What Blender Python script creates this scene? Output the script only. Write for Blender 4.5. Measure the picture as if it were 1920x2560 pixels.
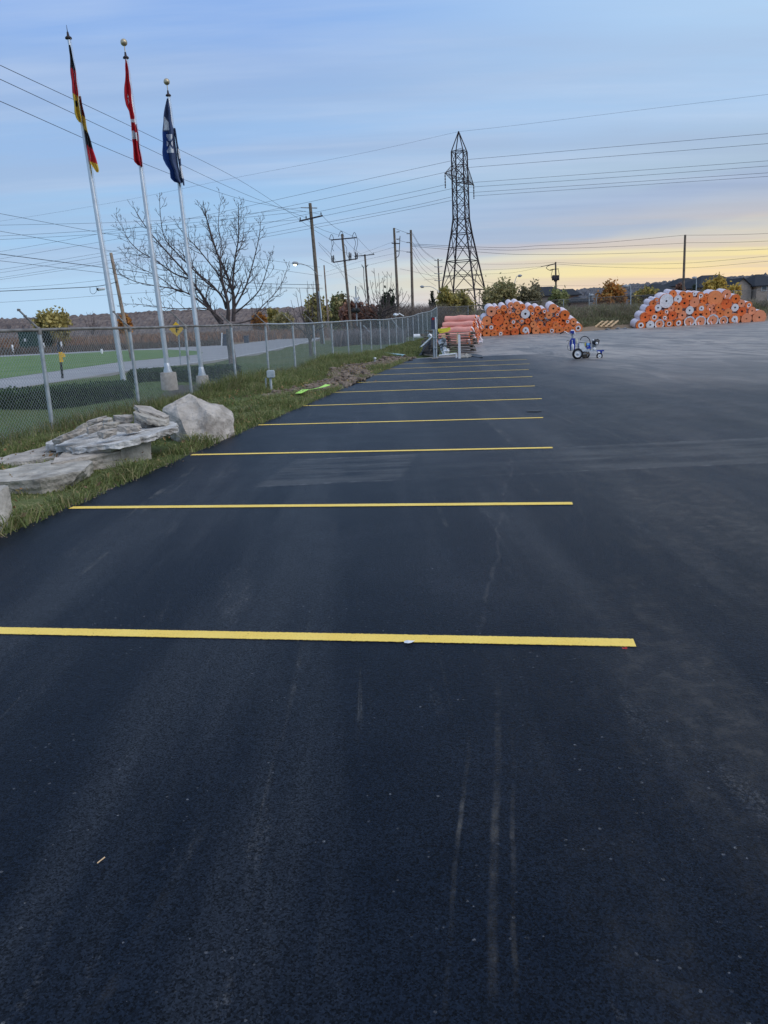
import bpy, math, random
import numpy as np
from mathutils import Vector, Matrix
random.seed(7); rng = np.random.default_rng(7)
sc = bpy.context.scene
for o in list(bpy.data.objects): bpy.data.objects.remove(o)
COL = sc.collection
R = math.radians

# ------------------------------------------------------------------ camera
PITCH, ROLL, TH, FPX, EYE = 0.240316548, -0.046419953, 0.163938692, 1923.0, 1.6
_f = Vector((0, math.cos(PITCH), -math.sin(PITCH))); _u = Vector((0, math.sin(PITCH), math.cos(PITCH))); _x = Vector((1, 0, 0))
CX = math.cos(ROLL)*_x + math.sin(ROLL)*_u; CU = -math.sin(ROLL)*_x + math.cos(ROLL)*_u
cam = bpy.data.cameras.new('camera'); camo = bpy.data.objects.new('camera', cam); COL.objects.link(camo)
camo.matrix_world = Matrix(((CX.x, CU.x, -_f.x, 0), (CX.y, CU.y, -_f.y, 0), (CX.z, CU.z, -_f.z, EYE), (0, 0, 0, 1)))
cam.sensor_fit = 'VERTICAL'; cam.sensor_height = 24; cam.lens = FPX/2560*24; cam.clip_start = 0.05; cam.clip_end = 9000
sc.camera = camo

# ------------------------------------------------------------------ sky, soft fill, exposure
FILL_EL, FILL_AZ = 42.0, 118.0                    # added soft fill from the right, brightens roll faces (azimuth from +Y towards +X)
GLOW_AZ = 36.0                                  # where the horizon glows
w = bpy.data.worlds.new('World'); sc.world = w; w.use_nodes = True
nt = w.node_tree; nt.nodes.clear()
def N(t, **k):
    n = nt.nodes.new(t)
    for a, b in k.items(): setattr(n, a, b)
    return n
def LK(a, b): nt.links.new(a, b)
def MATH(op, a, b=None, clamp=False):
    n = N('ShaderNodeMath', operation=op, use_clamp=clamp)
    for i, v in enumerate((a, b)):
        if v is None: continue
        if isinstance(v, (int, float)): n.inputs[i].default_value = v
        else: LK(v, n.inputs[i])
    return n.outputs[0]
def SMOOTH(v, a, b):
    n = N('ShaderNodeMapRange', interpolation_type='SMOOTHSTEP'); LK(v, n.inputs[0]); n.inputs[1].default_value = a; n.inputs[2].default_value = b
    return n.outputs[0]
def MIX(f, a, b, mode='MIX'):
    n = N('ShaderNodeMix', data_type='RGBA', blend_type=mode)
    if isinstance(f, (int, float)): n.inputs[0].default_value = f
    else: LK(f, n.inputs[0])
    for i, v in ((6, a), (7, b)):
        if isinstance(v, tuple): n.inputs[i].default_value = (*v, 1)
        else: LK(v, n.inputs[i])
    return n.outputs[2]
sky = N('ShaderNodeTexSky', sky_type='NISHITA', sun_disc=False); sky.sun_elevation = R(FILL_EL); sky.sun_rotation = R(FILL_AZ)
sky.air_density = 1.2; sky.dust_density = 1.0; sky.ozone_density = 2.0; sky.altitude = 100
tc = N('ShaderNodeTexCoord'); sep = N('ShaderNodeSeparateXYZ'); LK(tc.outputs['Generated'], sep.inputs[0])
elev = sep.outputs[2]
# sky dome clouds: project the direction on a flat layer so that streaks flatten towards the horizon
zz = MATH('ADD', MATH('MAXIMUM', elev, 0.0), 0.06)
cu = MATH('DIVIDE', sep.outputs[0], zz); cv = MATH('DIVIDE', sep.outputs[1], zz)
comb = N('ShaderNodeCombineXYZ'); LK(cu, comb.inputs[0]); LK(cv, comb.inputs[1])
def CLOUD(scale, sx, sy, rz, lo, hi, detail=6, off=0):
    mp = N('ShaderNodeMapping'); LK(comb.outputs[0], mp.inputs[0]); mp.inputs['Scale'].default_value = (sx, sy, 1); mp.inputs['Rotation'].default_value = (0, 0, R(rz)); mp.inputs['Location'].default_value = (off, off*.7, 0)
    nz = N('ShaderNodeTexNoise'); LK(mp.outputs[0], nz.inputs[0]); nz.inputs['Scale'].default_value = scale; nz.inputs['Detail'].default_value = detail; nz.inputs['Roughness'].default_value = .55
    return SMOOTH(nz.outputs[0], lo, hi)
# distance from the glow's azimuth
sa = Vector((math.sin(R(GLOW_AZ)), math.cos(R(GLOW_AZ)), 0))
dt = N('ShaderNodeVectorMath', operation='DOT_PRODUCT'); LK(tc.outputs['Generated'], dt.inputs[0]); dt.inputs[1].default_value = sa
near_sun = SMOOTH(dt.outputs['Value'], 0.68, 1.0)
def lin(c): return tuple(((v/255)/12.92 if v/255 <= .04045 else ((v/255+.055)/1.055)**2.4) for v in c)
def RAMP(v, stops):
    n = N('ShaderNodeValToRGB'); LK(v, n.inputs[0]); cr = n.color_ramp; cr.interpolation = 'EASE'
    while len(cr.elements) < len(stops): cr.elements.new(.5)
    for e, (p, c) in zip(cr.elements, stops): e.position = p; e.color = (*lin(c), 1)
    return n.outputs[0]
ez = MATH('MAXIMUM', elev, 0.0)
# slow undulation of the band heights so that the glow breaks into streaks of cloud
wob = CLOUD(.22, 1, .45, 20, .25, .75, 5, 3)
ezw = MATH('ADD', ez, MATH('MULTIPLY', MATH('SUBTRACT', wob, .5), MATH('MULTIPLY', ez, .5)))
cool = RAMP(ezw, [(0, (186, 216, 243)), (.05, (178, 211, 241)), (.13, (160, 199, 236)), (.22, (150, 189, 235)), (.33, (133, 174, 234)), (.62, (165, 190, 230)), (1, (198, 211, 232))])
warm = RAMP(ezw, [(0, (236, 200, 180)), (.024, (249, 219, 182)), (.046, (255, 233, 160)), (.068, (236, 222, 188)), (.092, (178, 188, 203)), (.13, (160, 177, 206)), (.16, (172, 194, 216)), (.23, (172, 204, 238)), (.36, (184, 216, 246)), (.62, (178, 202, 234)), (1, (198, 211, 232))])
grad = MIX(near_sun, cool, warm)
streak = CLOUD(.5, .35, 1.5, -28, .40, .62, 7, 1)
band = MATH('MULTIPLY', SMOOTH(ez, .03, .10), MATH('SUBTRACT', 1.0, SMOOTH(ez, .20, .5)))
grad = MIX(MATH('MULTIPLY', MATH('MULTIPLY', streak, band), .46), grad, lin((164, 180, 210)))
wisp = CLOUD(.8, .3, 1.6, 35, .44, .66, 7, 9)
grad = MIX(MATH('MULTIPLY', MATH('MULTIPLY', wisp, SMOOTH(ez, .04, .2)), .42), grad, lin((200, 216, 240)))
bank = CLOUD(.10, 1, 1, 0, .35, .6, 4, 5)
low = MATH('MULTIPLY', MATH('SUBTRACT', 1.0, SMOOTH(ez, .012, .030)), MATH('SUBTRACT', 1.0, MATH('MULTIPLY', near_sun, .8)))
grad = MIX(MATH('MULTIPLY', MATH('MULTIPLY', bank, low), .75), grad, lin((138, 166, 218)))
streak2 = CLOUD(.34, .45, 2.6, 18, .44, .57, 8, 14)
lowband = MATH('MULTIPLY', MATH('MULTIPLY', SMOOTH(ez, .008, .03), MATH('SUBTRACT', 1.0, SMOOTH(ez, .08, .13))), near_sun)
grad = MIX(MATH('MULTIPLY', MATH('MULTIPLY', streak2, lowband), .5), grad, lin((212, 194, 188)))
nish = MIX(1.0, sky.outputs[0], (.05, .05, .05), 'MULTIPLY')
SKY_OUT = MIX(.06, grad, nish)
bg = N('ShaderNodeBackground'); out = N('ShaderNodeOutputWorld'); LK(SKY_OUT, bg.inputs[0]); bg.inputs[1].default_value = 1.0; LK(bg.outputs[0], out.inputs[0])
w.cycles.sampling_method = 'MANUAL'; w.cycles.sample_map_resolution = 256
sun = bpy.data.lights.new('sun', 'SUN'); sun.energy = 1.5; sun.angle = R(60); sun.color = (1, .93, .83)
soft_fill_obj = bpy.data.objects.new('sun', sun); COL.objects.link(soft_fill_obj)
sd = Vector((math.sin(R(FILL_AZ))*math.cos(R(FILL_EL)), math.cos(R(FILL_AZ))*math.cos(R(FILL_EL)), math.sin(R(FILL_EL))))
soft_fill_obj.rotation_euler = sd.to_track_quat('Z', 'Y').to_euler()
vs = sc.view_settings; vs.view_transform = 'Standard'; vs.look = 'None'; vs.exposure = 0.08; vs.gamma = 1; vs.use_curve_mapping = False

# ------------------------------------------------------------------ helpers
NV = Vector((math.sin(TH), math.cos(TH), 0)); EV = Vector((math.cos(TH), -math.sin(TH), 0))   # along the lot, across the lot
def EN(e, n, z=0.0): p = EV*e + NV*n; return Vector((p.x, p.y, z))
def ray(px, py): return (float(px-960)/FPX)*CX - (float(py-1280)/FPX)*CU + _f
def G(px, py, z=0.0):                       # where a sight line meets the level z
    d = ray(px, py); t = (EYE-z)/-d.z; return Vector((d.x*t, d.y*t, z))
def AT(px, py, Y):                          # point of a sight line at distance Y ahead
    d = ray(px, py); t = float(Y)/d.y; return Vector((d.x*t, d.y*t, EYE+d.z*t))
def ONE(px, py, E):                         # point of a sight line on the upright plane e = E
    d = ray(px, py); t = E/(d.x*EV.x+d.y*EV.y); return Vector((d.x*t, d.y*t, EYE+d.z*t))
class MB:
    def __init__(s): s.v = []; s.f = []; s.c = []; s.sm = []
    def add(s, vs, fs, col=None, smooth=False):
        b = len(s.v); s.v.extend([tuple(v) for v in vs])
        for f in fs: s.f.append(tuple(i+b for i in f)); s.c.append(col); s.sm.append(smooth)
    def box(s, c, size, rot=None, col=None, jit=0):
        hx, hy, hz = size[0]/2, size[1]/2, size[2]/2
        vs = [Vector((x*hx, y*hy, z*hz)) for x in (-1, 1) for y in (-1, 1) for z in (-1, 1)]
        if jit: vs = [v+Vector((random.uniform(-jit, jit), random.uniform(-jit, jit), random.uniform(-jit, jit))) for v in vs]
        if rot is not None: vs = [rot @ v for v in vs]
        s.add([v+Vector(c) for v in vs], [(0, 1, 3, 2), (4, 6, 7, 5), (0, 4, 5, 1), (2, 3, 7, 6), (0, 2, 6, 4), (1, 5, 7, 3)], col)
    def beam(s, a, b, wx, wy, up=Vector((0, 0, 1)), col=None):
        a = Vector(a); b = Vector(b); d = (b-a); L = d.length; d.normalize()
        x = d.cross(up); x = x.normalized() if x.length > 1e-5 else Vector((1, 0, 0)); y = x.cross(d)
        rot = Matrix((x, d, y)).transposed(); s.box((a+b)/2, (wx, L, wy), rot, col)
    def tube(s, pts, rad, n=8, caps=True, col=None, smooth=True):
        pts = [Vector(p) for p in pts]; m = len(pts)
        if isinstance(rad, (int, float)): rad = [rad]*m
        b = []; prev = None
        for i, p in enumerate(pts):
            d = (pts[min(i+1, m-1)]-pts[max(i-1, 0)])
            d = d.normalized() if d.length > 1e-9 else Vector((0, 0, 1))
            if prev is None:
                a = Vector((0, 0, 1)) if abs(d.z) < .9 else Vector((1, 0, 0)); x = d.cross(a).normalized()
            else:
                x = prev-d*prev.dot(d); x = x.normalized() if x.length > 1e-6 else d.orthogonal().normalized()
            prev = x; y = d.cross(x)
            for k in range(n):
                t = 2*math.pi*k/n; b.append(p+(x*math.cos(t)+y*math.sin(t))*rad[i])
        fs = [(i*n+k, i*n+(k+1) % n, (i+1)*n+(k+1) % n, (i+1)*n+k) for i in range(m-1) for k in range(n)]
        s.add(b, fs, col, smooth)
        if caps: s.add(b[:n], [tuple(reversed(range(n)))], col); s.add(b[-n:], [tuple(range(n))], col)
    def lathe(s, c, prof, n=20, axis=Vector((0, 0, 1)), col=None, smooth=True, close=True):
        axis = Vector(axis).normalized(); x = axis.orthogonal().normalized(); y = axis.cross(x); c = Vector(c); vs = []
        for r, h in prof:
            for k in range(n):
                t = 2*math.pi*k/n; vs.append(c+axis*h+(x*math.cos(t)+y*math.sin(t))*r)
        m = len(prof); s.add(vs, [(i*n+k, i*n+(k+1) % n, (i+1)*n+(k+1) % n, (i+1)*n+k) for i in range(m-1) for k in range(n)], col, smooth)
        if close:
            if prof[0][0] > 1e-4: s.add(vs[:n], [tuple(reversed(range(n)))], col)
            if prof[-1][0] > 1e-4: s.add(vs[-n:], [tuple(range(n))], col)
    def ball(s, c, r, n=10, col=None):
        prof = [(r*math.sin(math.pi*i/n)+1e-5, -r*math.cos(math.pi*i/n)) for i in range(n+1)]; s.lathe(c, prof, 2*n, col=col)
    def build(s, name, mat, parent=None, loc=None):
        me = bpy.data.meshes.new(name)
        off = Vector((0, 0, 0))
        if parent is not None: off = wloc(parent)
        elif loc is not None: off = Vector(loc)
        me.from_pydata([(v[0]-off.x, v[1]-off.y, v[2]-off.z) for v in s.v], [], s.f)
        me.polygons.foreach_set('use_smooth', s.sm)
        if any(c is not None for c in s.c):
            ca = me.color_attributes.new('Col', 'FLOAT_COLOR', 'CORNER'); buf = []
            for p, c in zip(me.polygons, s.c):
                cc = c if c is not None else (1, 1, 1)
                for _ in range(p.loop_total): buf.extend((*cc, 1))
            ca.data.foreach_set('color', buf)
        me.materials.append(mat)
        o = bpy.data.objects.new(name, me); COL.objects.link(o)
        if parent is not None: o.parent = parent
        elif loc is not None: o.location = off
        return o
def wloc(o):
    p = Vector((0, 0, 0))
    while o is not None: p = p+o.location; o = o.parent
    return p
def tag(o, label=None, cat=None, group=None, kind=None):
    for k, v in (('label', label), ('category', cat), ('group', group), ('kind', kind)):
        if v: o[k] = v
    return o
def thing(name, label, cat, loc, group=None):
    o = bpy.data.objects.new(name, None); COL.objects.link(o); o.location = loc; o.empty_display_size = .2
    return tag(o, label, cat, group)
def fastmesh(name, V, F, mat, colors=None, parent=None, smooth=False):      # numpy arrays: V (n,3), F (m,k)
    me = bpy.data.meshes.new(name); k = F.shape[1]
    if parent is not None: V = V-np.array(wloc(parent))
    me.vertices.add(len(V)); me.vertices.foreach_set('co', V.astype(np.float32).ravel())
    me.loops.add(F.size); me.loops.foreach_set('vertex_index', F.astype(np.int32).ravel())
    me.polygons.add(len(F)); me.polygons.foreach_set('loop_start', np.arange(0, F.size, k, dtype=np.int32))
    me.polygons.foreach_set('use_smooth', np.full(len(F), smooth))
    if colors is not None:                                                  # one colour per face
        ca = me.color_attributes.new('Col', 'FLOAT_COLOR', 'CORNER')
        c = np.ones((len(F), k, 4), np.float32); c[:, :, :3] = colors[:, None, :]; ca.data.foreach_set('color', c.ravel())
    me.update(calc_edges=True); me.validate(); me.materials.append(mat)
    o = bpy.data.objects.new(name, me); COL.objects.link(o)
    if parent is not None: o.parent = parent
    return o

# ------------------------------------------------------------------ materials
def new_mat(name):
    global nt
    m = bpy.data.materials.new(name); m.use_nodes = True; nt = m.node_tree; nt.nodes.clear()
    p = N('ShaderNodeBsdfPrincipled'); o_ = N('ShaderNodeOutputMaterial'); LK(p.outputs[0], o_.inputs[0]); return m, p
def COORD(kind='Object'):
    return N('ShaderNodeNewGeometry').outputs['Position'] if kind == 'World' else N('ShaderNodeTexCoord').outputs['Object']
def NOISE(co, scale, detail=4, rough=.55, sx=1, sy=1, sz=1, rz=0, dist=0):
    mp = N('ShaderNodeMapping'); LK(co, mp.inputs[0]); mp.inputs['Scale'].default_value = (sx, sy, sz); mp.inputs['Rotation'].default_value = (0, 0, rz)
    n = N('ShaderNodeTexNoise'); LK(mp.outputs[0], n.inputs[0]); n.inputs['Scale'].default_value = scale; n.inputs['Detail'].default_value = detail
    n.inputs['Roughness'].default_value = rough; n.inputs['Distortion'].default_value = dist; return n.outputs[0]
def BUMP(p, h, strength, dist):
    b = N('ShaderNodeBump'); b.inputs['Strength'].default_value = strength; b.inputs['Distance'].default_value = dist; LK(h, b.inputs['Height']); LK(b.outputs[0], p.inputs['Normal'])
def simple(name, col, rough=.6, var=.25, scale=6, metal=0, bump=.0, bscale=30, spec=.4, dirt=None, vcol=False, trans=0):
    m, p = new_mat(name); co = COORD()
    n1 = NOISE(co, scale, 5); dark = tuple(c*(1-var) for c in col); lite = tuple(min(1, c*(1+var)) for c in col)
    if vcol:
        at = N('ShaderNodeAttribute', attribute_name='Col'); f = N('ShaderNodeMapRange'); LK(n1, f.inputs[0]); f.inputs[1].default_value = .3; f.inputs[2].default_value = .7; f.inputs[3].default_value = 1-var; f.inputs[4].default_value = 1+var
        c = N('ShaderNodeVectorMath', operation='SCALE'); LK(at.outputs['Color'], c.inputs[0]); LK(f.outputs[0], c.inputs['Scale']); c = c.outputs[0]
    else: c = MIX(SMOOTH(n1, .3, .7), dark, lite)
    if dirt: c = MIX(MATH('MULTIPLY', SMOOTH(NOISE(co, scale*.6, 7, .65), .5, .68), dirt[1]), c, dirt[0])
    LK(c, p.inputs['Base Color']); p.inputs['Roughness'].default_value = rough; p.inputs['Metallic'].default_value = metal; p.inputs['Specular IOR Level'].default_value = spec
    if trans:
        t = N('ShaderNodeBsdfTranslucent'); LK(c, t.inputs[0]); mx = N('ShaderNodeMixShader'); mx.inputs[0].default_value = trans
        o_ = [n for n in nt.nodes if n.type == 'OUTPUT_MATERIAL'][0]; LK(p.outputs[0], mx.inputs[1]); LK(t.outputs[0], mx.inputs[2]); LK(mx.outputs[0], o_.inputs[0])
    if bump: BUMP(p, NOISE(co, bscale, 5, .6), bump, .02)
    return m
M = {}
M['galv'] = simple('galvanised_steel', (.42, .45, .47), .45, .18, 8, .55, .05, 60)
M['rail'] = simple('weathered_rail', (.20, .19, .18), .6, .3, 5, .3, .1, 80, dirt=((.30, .29, .27), .5))
M['wire'] = simple('fence_wire', (.30, .34, .35), .5, .1, 3, .4)
M['alu'] = simple('brushed_aluminium', (.62, .65, .68), .38, .1, 4, .6, .03, 90)
M['concrete'] = simple('concrete', (.40, .35, .30), .85, .18, 9, 0, .25, 50, .25, dirt=((.24, .21, .18), .4))
M['wood'] = simple('pole_wood', (.17, .135, .105), .85, .3, 3, 0, .3, 25, .2)
M['wood_pale'] = simple('pole_wood_pale', (.30, .23, .18), .85, .3, 3, 0, .3, 25, .2)
M['lumber'] = simple('weathered_lumber', (.20, .17, .14), .85, .4, 5, 0, .3, 40, .2)
M['lumber_new'] = simple('fresh_lumber', (.62, .43, .25), .75, .2, 6, 0, .1, 40, .3)
M['steel_dark'] = simple('tower_steel', (.045, .037, .042), .7, .2, 1, .2, spec=.3)
M['cable'] = simple('cable', (.025, .027, .035), .6, .1, 1, spec=.2)
M['cable_hv'] = simple('cable_aluminium', (.06, .065, .08), .6, .1, 1, spec=.2)
M['ceramic'] = simple('insulator', (.06, .05, .05), .35, .2, 5)
M['ins_grey'] = simple('insulator_grey', (.30, .32, .34), .4, .2, 5)
M['bark'] = simple('bark', (.16, .138, .125), .9, .35, 9, 0, .5, 40, .15)
M['twig'] = simple('twigs', (.085, .068, .066), .9, .3, 4, spec=.15)
M['white'] = simple('white_paint', (.74, .75, .76), .5, .06, 8, dirt=((.45, .44, .42), .3))
M['blue'] = simple('blue_enamel', (.012, .035, .30), .3, .2, 8, spec=.5)
M['black'] = simple('black_rubber', (.016, .016, .018), .75, .3, 20, 0, .2, 60, .25)
M['engine'] = simple('engine_black', (.03, .03, .032), .5, .3, 20)
M['greybox'] = simple('grey_enamel', (.42, .47, .50), .5, .08, 10)
M['yellow'] = simple('yellow_enamel', (.80, .48, .03), .5, .12, 8)
M['yellowbeam'] = simple('yellow_beam', (.80, .68, .05), .55, .12, 8)
M['signblack'] = simple('sign_black', (.015, .015, .015), .5, .1, 5)
M['red'] = simple('red_paint', (.45, .02, .02), .5, .1, 5)
M['darkgreen'] = simple('dark_green_enamel', (.012, .045, .035), .5, .15, 4)
M['navy'] = simple('dark_blue_panel', (.05, .06, .09), .5, .15, 4)
M['teal'] = simple('pale_teal_pipe', (.42, .62, .60), .4, .1, 4)
M['lime'] = simple('lime_ribbon', (.50, .90, .12), .5, .05, 4)
M['tarp'] = simple('black_tarp', (.010, .010, .011), .45, .3, 10, 0, .3, 18)
M['sheetmetal'] = simple('sheet_metal', (.38, .42, .45), .4, .2, 9, .5, .2, 14)
M['flag'] = simple('flag_cloth', (1, 1, 1), .8, .10, 9, vcol=True, trans=.25, spec=.1)
M['rock'] = simple('limestone', (.43, .39, .345), .9, .28, 4.0, 0, 1.0, 18, .2, dirt=((.17, .145, .12), .75))
M['rock_pale'] = simple('pale_limestone', (.53, .515, .49), .9, .28, 7.0, 0, 1.0, 26, .2, dirt=((.25, .22, .19), .75))
M['rock_block'] = simple('quarry_block', (.42, .39, .34), .9, .28, 4.0, 0, .9, 18, .2, dirt=((.16, .14, .12), .7))
M['soil'] = simple('soil', (.19, .15, .12), .95, .35, 4, 0, .8, 20, .1)
M['leaf'] = simple('leaves', (1, 1, 1), .7, .12, .8, vcol=True, trans=.3, spec=.2)
M['grassblade'] = simple('grass_blades', (1, 1, 1), .65, .15, .6, vcol=True, trans=.25, spec=.25)
M['roof'] = simple('dark_shingles', (.030, .034, .042), .85, .2, 4, 0, .4, 12, .2)
M['brick'] = simple('brown_brick', (.25, .17, .14), .9, .2, 6, 0, .2, 12, .2)
M['stucco'] = simple('tan_stucco', (.36, .30, .25), .9, .12, 3, 0, .1, 12, .2)
M['glass'] = simple('dark_window', (.03, .04, .05), .15, .1, 2, spec=.6)
m_, p_ = new_mat('lamp_glow'); p_.inputs['Base Color'].default_value = (.9, .9, .8, 1); p_.inputs['Emission Color'].default_value = (1, .93, .62, 1); p_.inputs['Emission Strength'].default_value = 2.2; M['glow'] = m_

# ------------------------------------------------------------------ ground
def front_n(e): return float(np.interp(e, [-4, -2.8, 7.4, 9, 12, 29.5, 60], [74.4, 74.4, 77.9, 79.2, 81.4, 92.3, 112]))
def zt(e, n):                               # height of the terrain: level lot, a bank behind the roll piles
    b = (n-front_n(e)-.3)
    z = 1.55*max(0.0, min(1.0, b/7.5))**.9 if b > 0 else 0.0
    if n > 140: z *= max(.3, 1-(n-140)/200)
    f = max(0.0, min(1.0, (e+9)/6.0)); f = f*f*(3-2*f)
    z *= f
    if e < -4.4 and n < 72: z += .05*math.sin(e*1.9+n*.7)*min(1, (-4.4-e)) + .06*min(1, (-4.4-e)/1.5)
    return z
def grid(es, ns, zfun, name, mat, dz=0.0, kind='structure', smooth=True):
    V = np.array([list(EN(e, n, zfun(e, n)+dz)) for n in ns for e in es]); ne = len(es)
    F = np.array([(j*ne+i, j*ne+i+1, (j+1)*ne+i+1, (j+1)*ne+i) for j in range(len(ns)-1) for i in range(ne-1)])
    o = fastmesh(name, V, F, mat, smooth=smooth); tag(o, kind=kind); return o
# field / lawn / brush colours by place; grass and soil are what the place itself has
m, p = new_mat('earth_and_grass'); co = COORD('World')
nA = NOISE(co, .35, 6, .6); nB = NOISE(co, 6, 6, .7); nC = NOISE(co, .02, 5, .6); nD = NOISE(co, 45, 3, .7)
grass = MIX(SMOOTH(nA, .35, .65), (.085, .125, .050), (.13, .155, .062)); grass = MIX(MATH('MULTIPLY', SMOOTH(nB, .45, .75), .5), grass, (.18, .165, .08)); grass = MIX(MATH('MULTIPLY', SMOOTH(nD, .4, .8), .35), grass, (.05, .07, .028))
field = MIX(SMOOTH(nC, .35, .65), (.25, .175, .125), (.20, .16, .11)); field = MIX(MATH('MULTIPLY', SMOOTH(nB, .4, .7), .5), field, (.29, .235, .155))
spn = N('ShaderNodeSeparateXYZ'); dn = N('ShaderNodeVectorMath', operation='DOT_PRODUCT'); LK(co, dn.inputs[0]); dn.inputs[1].default_value = NV
de = N('ShaderNodeVectorMath', operation='DOT_PRODUCT'); LK(co, de.inputs[0]); de.inputs[1].default_value = EV
far = MATH('MAXIMUM', SMOOTH(MATH('ADD', MATH('ADD', dn.outputs['Value'], MATH('MULTIPLY', nC, 10)), MATH('MULTIPLY', de.outputs['Value'], -.06)), 88, 98), MATH('MULTIPLY', SMOOTH(dn.outputs['Value'], 74, 78), SMOOTH(de.outputs['Value'], -6, 0)))
LK(MIX(far, grass, field), p.inputs['Base Color']); p.inputs['Roughness'].default_value = .95; p.inputs['Specular IOR Level'].default_value = .1
BUMP(p, MIX(.5, nB, nD), .8, .05); M['earth'] = m
es = list(np.concatenate([[-3500, -2000, -1200, -700, -400, -250, -160, -110, -80], np.arange(-60, -15, 3), np.arange(-15, -4.3, .35), [-4.26, -4.1], np.arange(-2, 60, 2.0), [70, 90, 120, 180, 260, 400, 700, 1200, 2000, 3500]]))
ns = list(np.concatenate([[-60, -20, -8], np.arange(-4, 40, .5), np.arange(40, 70, 1.5), np.arange(70, 100, 1), [105, 112, 120, 130, 145, 165, 190, 220, 260, 320, 400, 550, 800, 1200, 1800, 2600, 4000]]))
def zground(e, n):
    z = zt(e, n)
    if e > -4.3 and n < front_n(e)+1: z -= .05
    return z
grid(es, ns, zground, 'ground', M['earth'])

# asphalt: black new paving near, dusty older paving beyond
m, p = new_mat('asphalt'); co = COORD('World')
dn = N('ShaderNodeVectorMath', operation='DOT_PRODUCT'); LK(co, dn.inputs[0]); dn.inputs[1].default_value = NV; nn_ = dn.outputs['Value']
de = N('ShaderNodeVectorMath', operation='DOT_PRODUCT'); LK(co, de.inputs[0]); de.inputs[1].default_value = EV; ee_ = de.outputs['Value']
big = NOISE(co, .32, 5, .55); mid = NOISE(co, 2.2, 6, .6); fine = NOISE(co, 55, 4, .7); grit = NOISE(co, 150, 2, .6)
lane = NOISE(co, 1.0, 5, .6, 1.1, .10, 1, TH)                     # streaks along the paver's run
c = MIX(SMOOTH(mid, .3, .7), (.0034, .0064, .0128), (.0064, .0102, .0178))
c = MIX(MATH('MULTIPLY', SMOOTH(lane, .46, .66), .85), c, (.022, .026, .033))
c = MIX(MATH('MULTIPLY', SMOOTH(big, .50, .70), .6), c, (.022, .026, .035))
# pale scuffs and dust rubbed on in patches
scf = MATH('MULTIPLY', SMOOTH(NOISE(co, 1.3, 8, .72, 1.6, .35, 1, TH), .57, .70), SMOOTH(fine, .42, .62)); c = MIX(MATH('MULTIPLY', scf, .40), c, (.13, .128, .125))
trk = MATH('MULTIPLY', SMOOTH(NOISE(co, 2.3, 6, .65, 2.2, .07, 1, TH), .60, .72), SMOOTH(mid, .42, .62)); c = MIX(MATH('MULTIPLY', trk, .42), c, (.16, .15, .13))
vor = N('ShaderNodeTexVoronoi'); LK(co, vor.inputs[0]); vor.inputs['Scale'].default_value = 42; spv = N('ShaderNodeSeparateColor'); LK(vor.outputs['Color'], spv.inputs[0]); chip = MATH('MULTIPLY', MATH('LESS_THAN', vor.outputs['Distance'], MATH('MULTIPLY', spv.outputs[0], .26)), MATH('MULTIPLY', SMOOTH(spv.outputs[1], .72, 1.0), SMOOTH(NOISE(co, 1.6, 4, .6), .40, .66))); c = MIX(MATH('MULTIPLY', chip, .7), c, (.15, .155, .165))
v2 = N('ShaderNodeTexVoronoi'); LK(co, v2.inputs[0]); v2.inputs['Scale'].default_value = 190; sp2 = N('ShaderNodeSeparateColor'); LK(v2.outputs['Color'], sp2.inputs[0])
gr = N('ShaderNodeMapRange'); LK(sp2.outputs[0], gr.inputs[0]); gr.inputs[3].default_value = .25; gr.inputs[4].default_value = 2.1
gv = N('ShaderNodeVectorMath', operation='SCALE'); LK(c, gv.inputs[0]); LK(gr.outputs[0], gv.inputs['Scale']); c = gv.outputs[0]
pit = SMOOTH(NOISE(co, 38, 3, .6), .60, .68); c = MIX(MATH('MULTIPLY', pit, .7), c, (.002, .003, .005))
# filled trench across the stalls, paving joint, cracks and dusty wheel tracks
def BAND(v, a, b_, s): return MATH('MULTIPLY', SMOOTH(v, a-s, a+s), MATH('SUBTRACT', 1.0, SMOOTH(v, b_-s, b_+s)))
wobn = MATH('MULTIPLY', MATH('SUBTRACT', mid, .5), .10)
nw = MATH('ADD', MATH('SUBTRACT', nn_, MATH('MULTIPLY', ee_, .17)), wobn)
rub = SMOOTH(NOISE(co, 1.7, 7, .7, .35, 1.8, 1, TH), .40, .62); bre = SMOOTH(NOISE(co, 9, 5, .75), .44, .66)
st = BAND(nw, 8.02, 9.62, .03); sx_ = MATH('MAXIMUM', BAND(ee_, -2.6, -1.1, .06), MATH('MAXIMUM', MATH('MULTIPLY', BAND(ee_, -1.1, .6, .3), .35), BAND(ee_, .6, 4.8, .5)))
c = MIX(MATH('MULTIPLY', MATH('MULTIPLY', MATH('MULTIPLY', st, sx_), rub), .42), c, (.12, .12, .118))
edg = MATH('MAXIMUM', BAND(nw, 8.0, 8.05, .02), BAND(nw, 9.56, 9.62, .02)); c = MIX(MATH('MULTIPLY', MATH('MULTIPLY', MATH('MULTIPLY', edg, sx_), bre), .6), c, (.17, .165, .16))
wobk = NOISE(co, 1.1, 4, .6); brk2 = MATH('MULTIPLY', SMOOTH(NOISE(co, 2.6, 6, .7), .38, .66), MATH('ADD', .35, MATH('MULTIPLY', bre, .65)))
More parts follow.
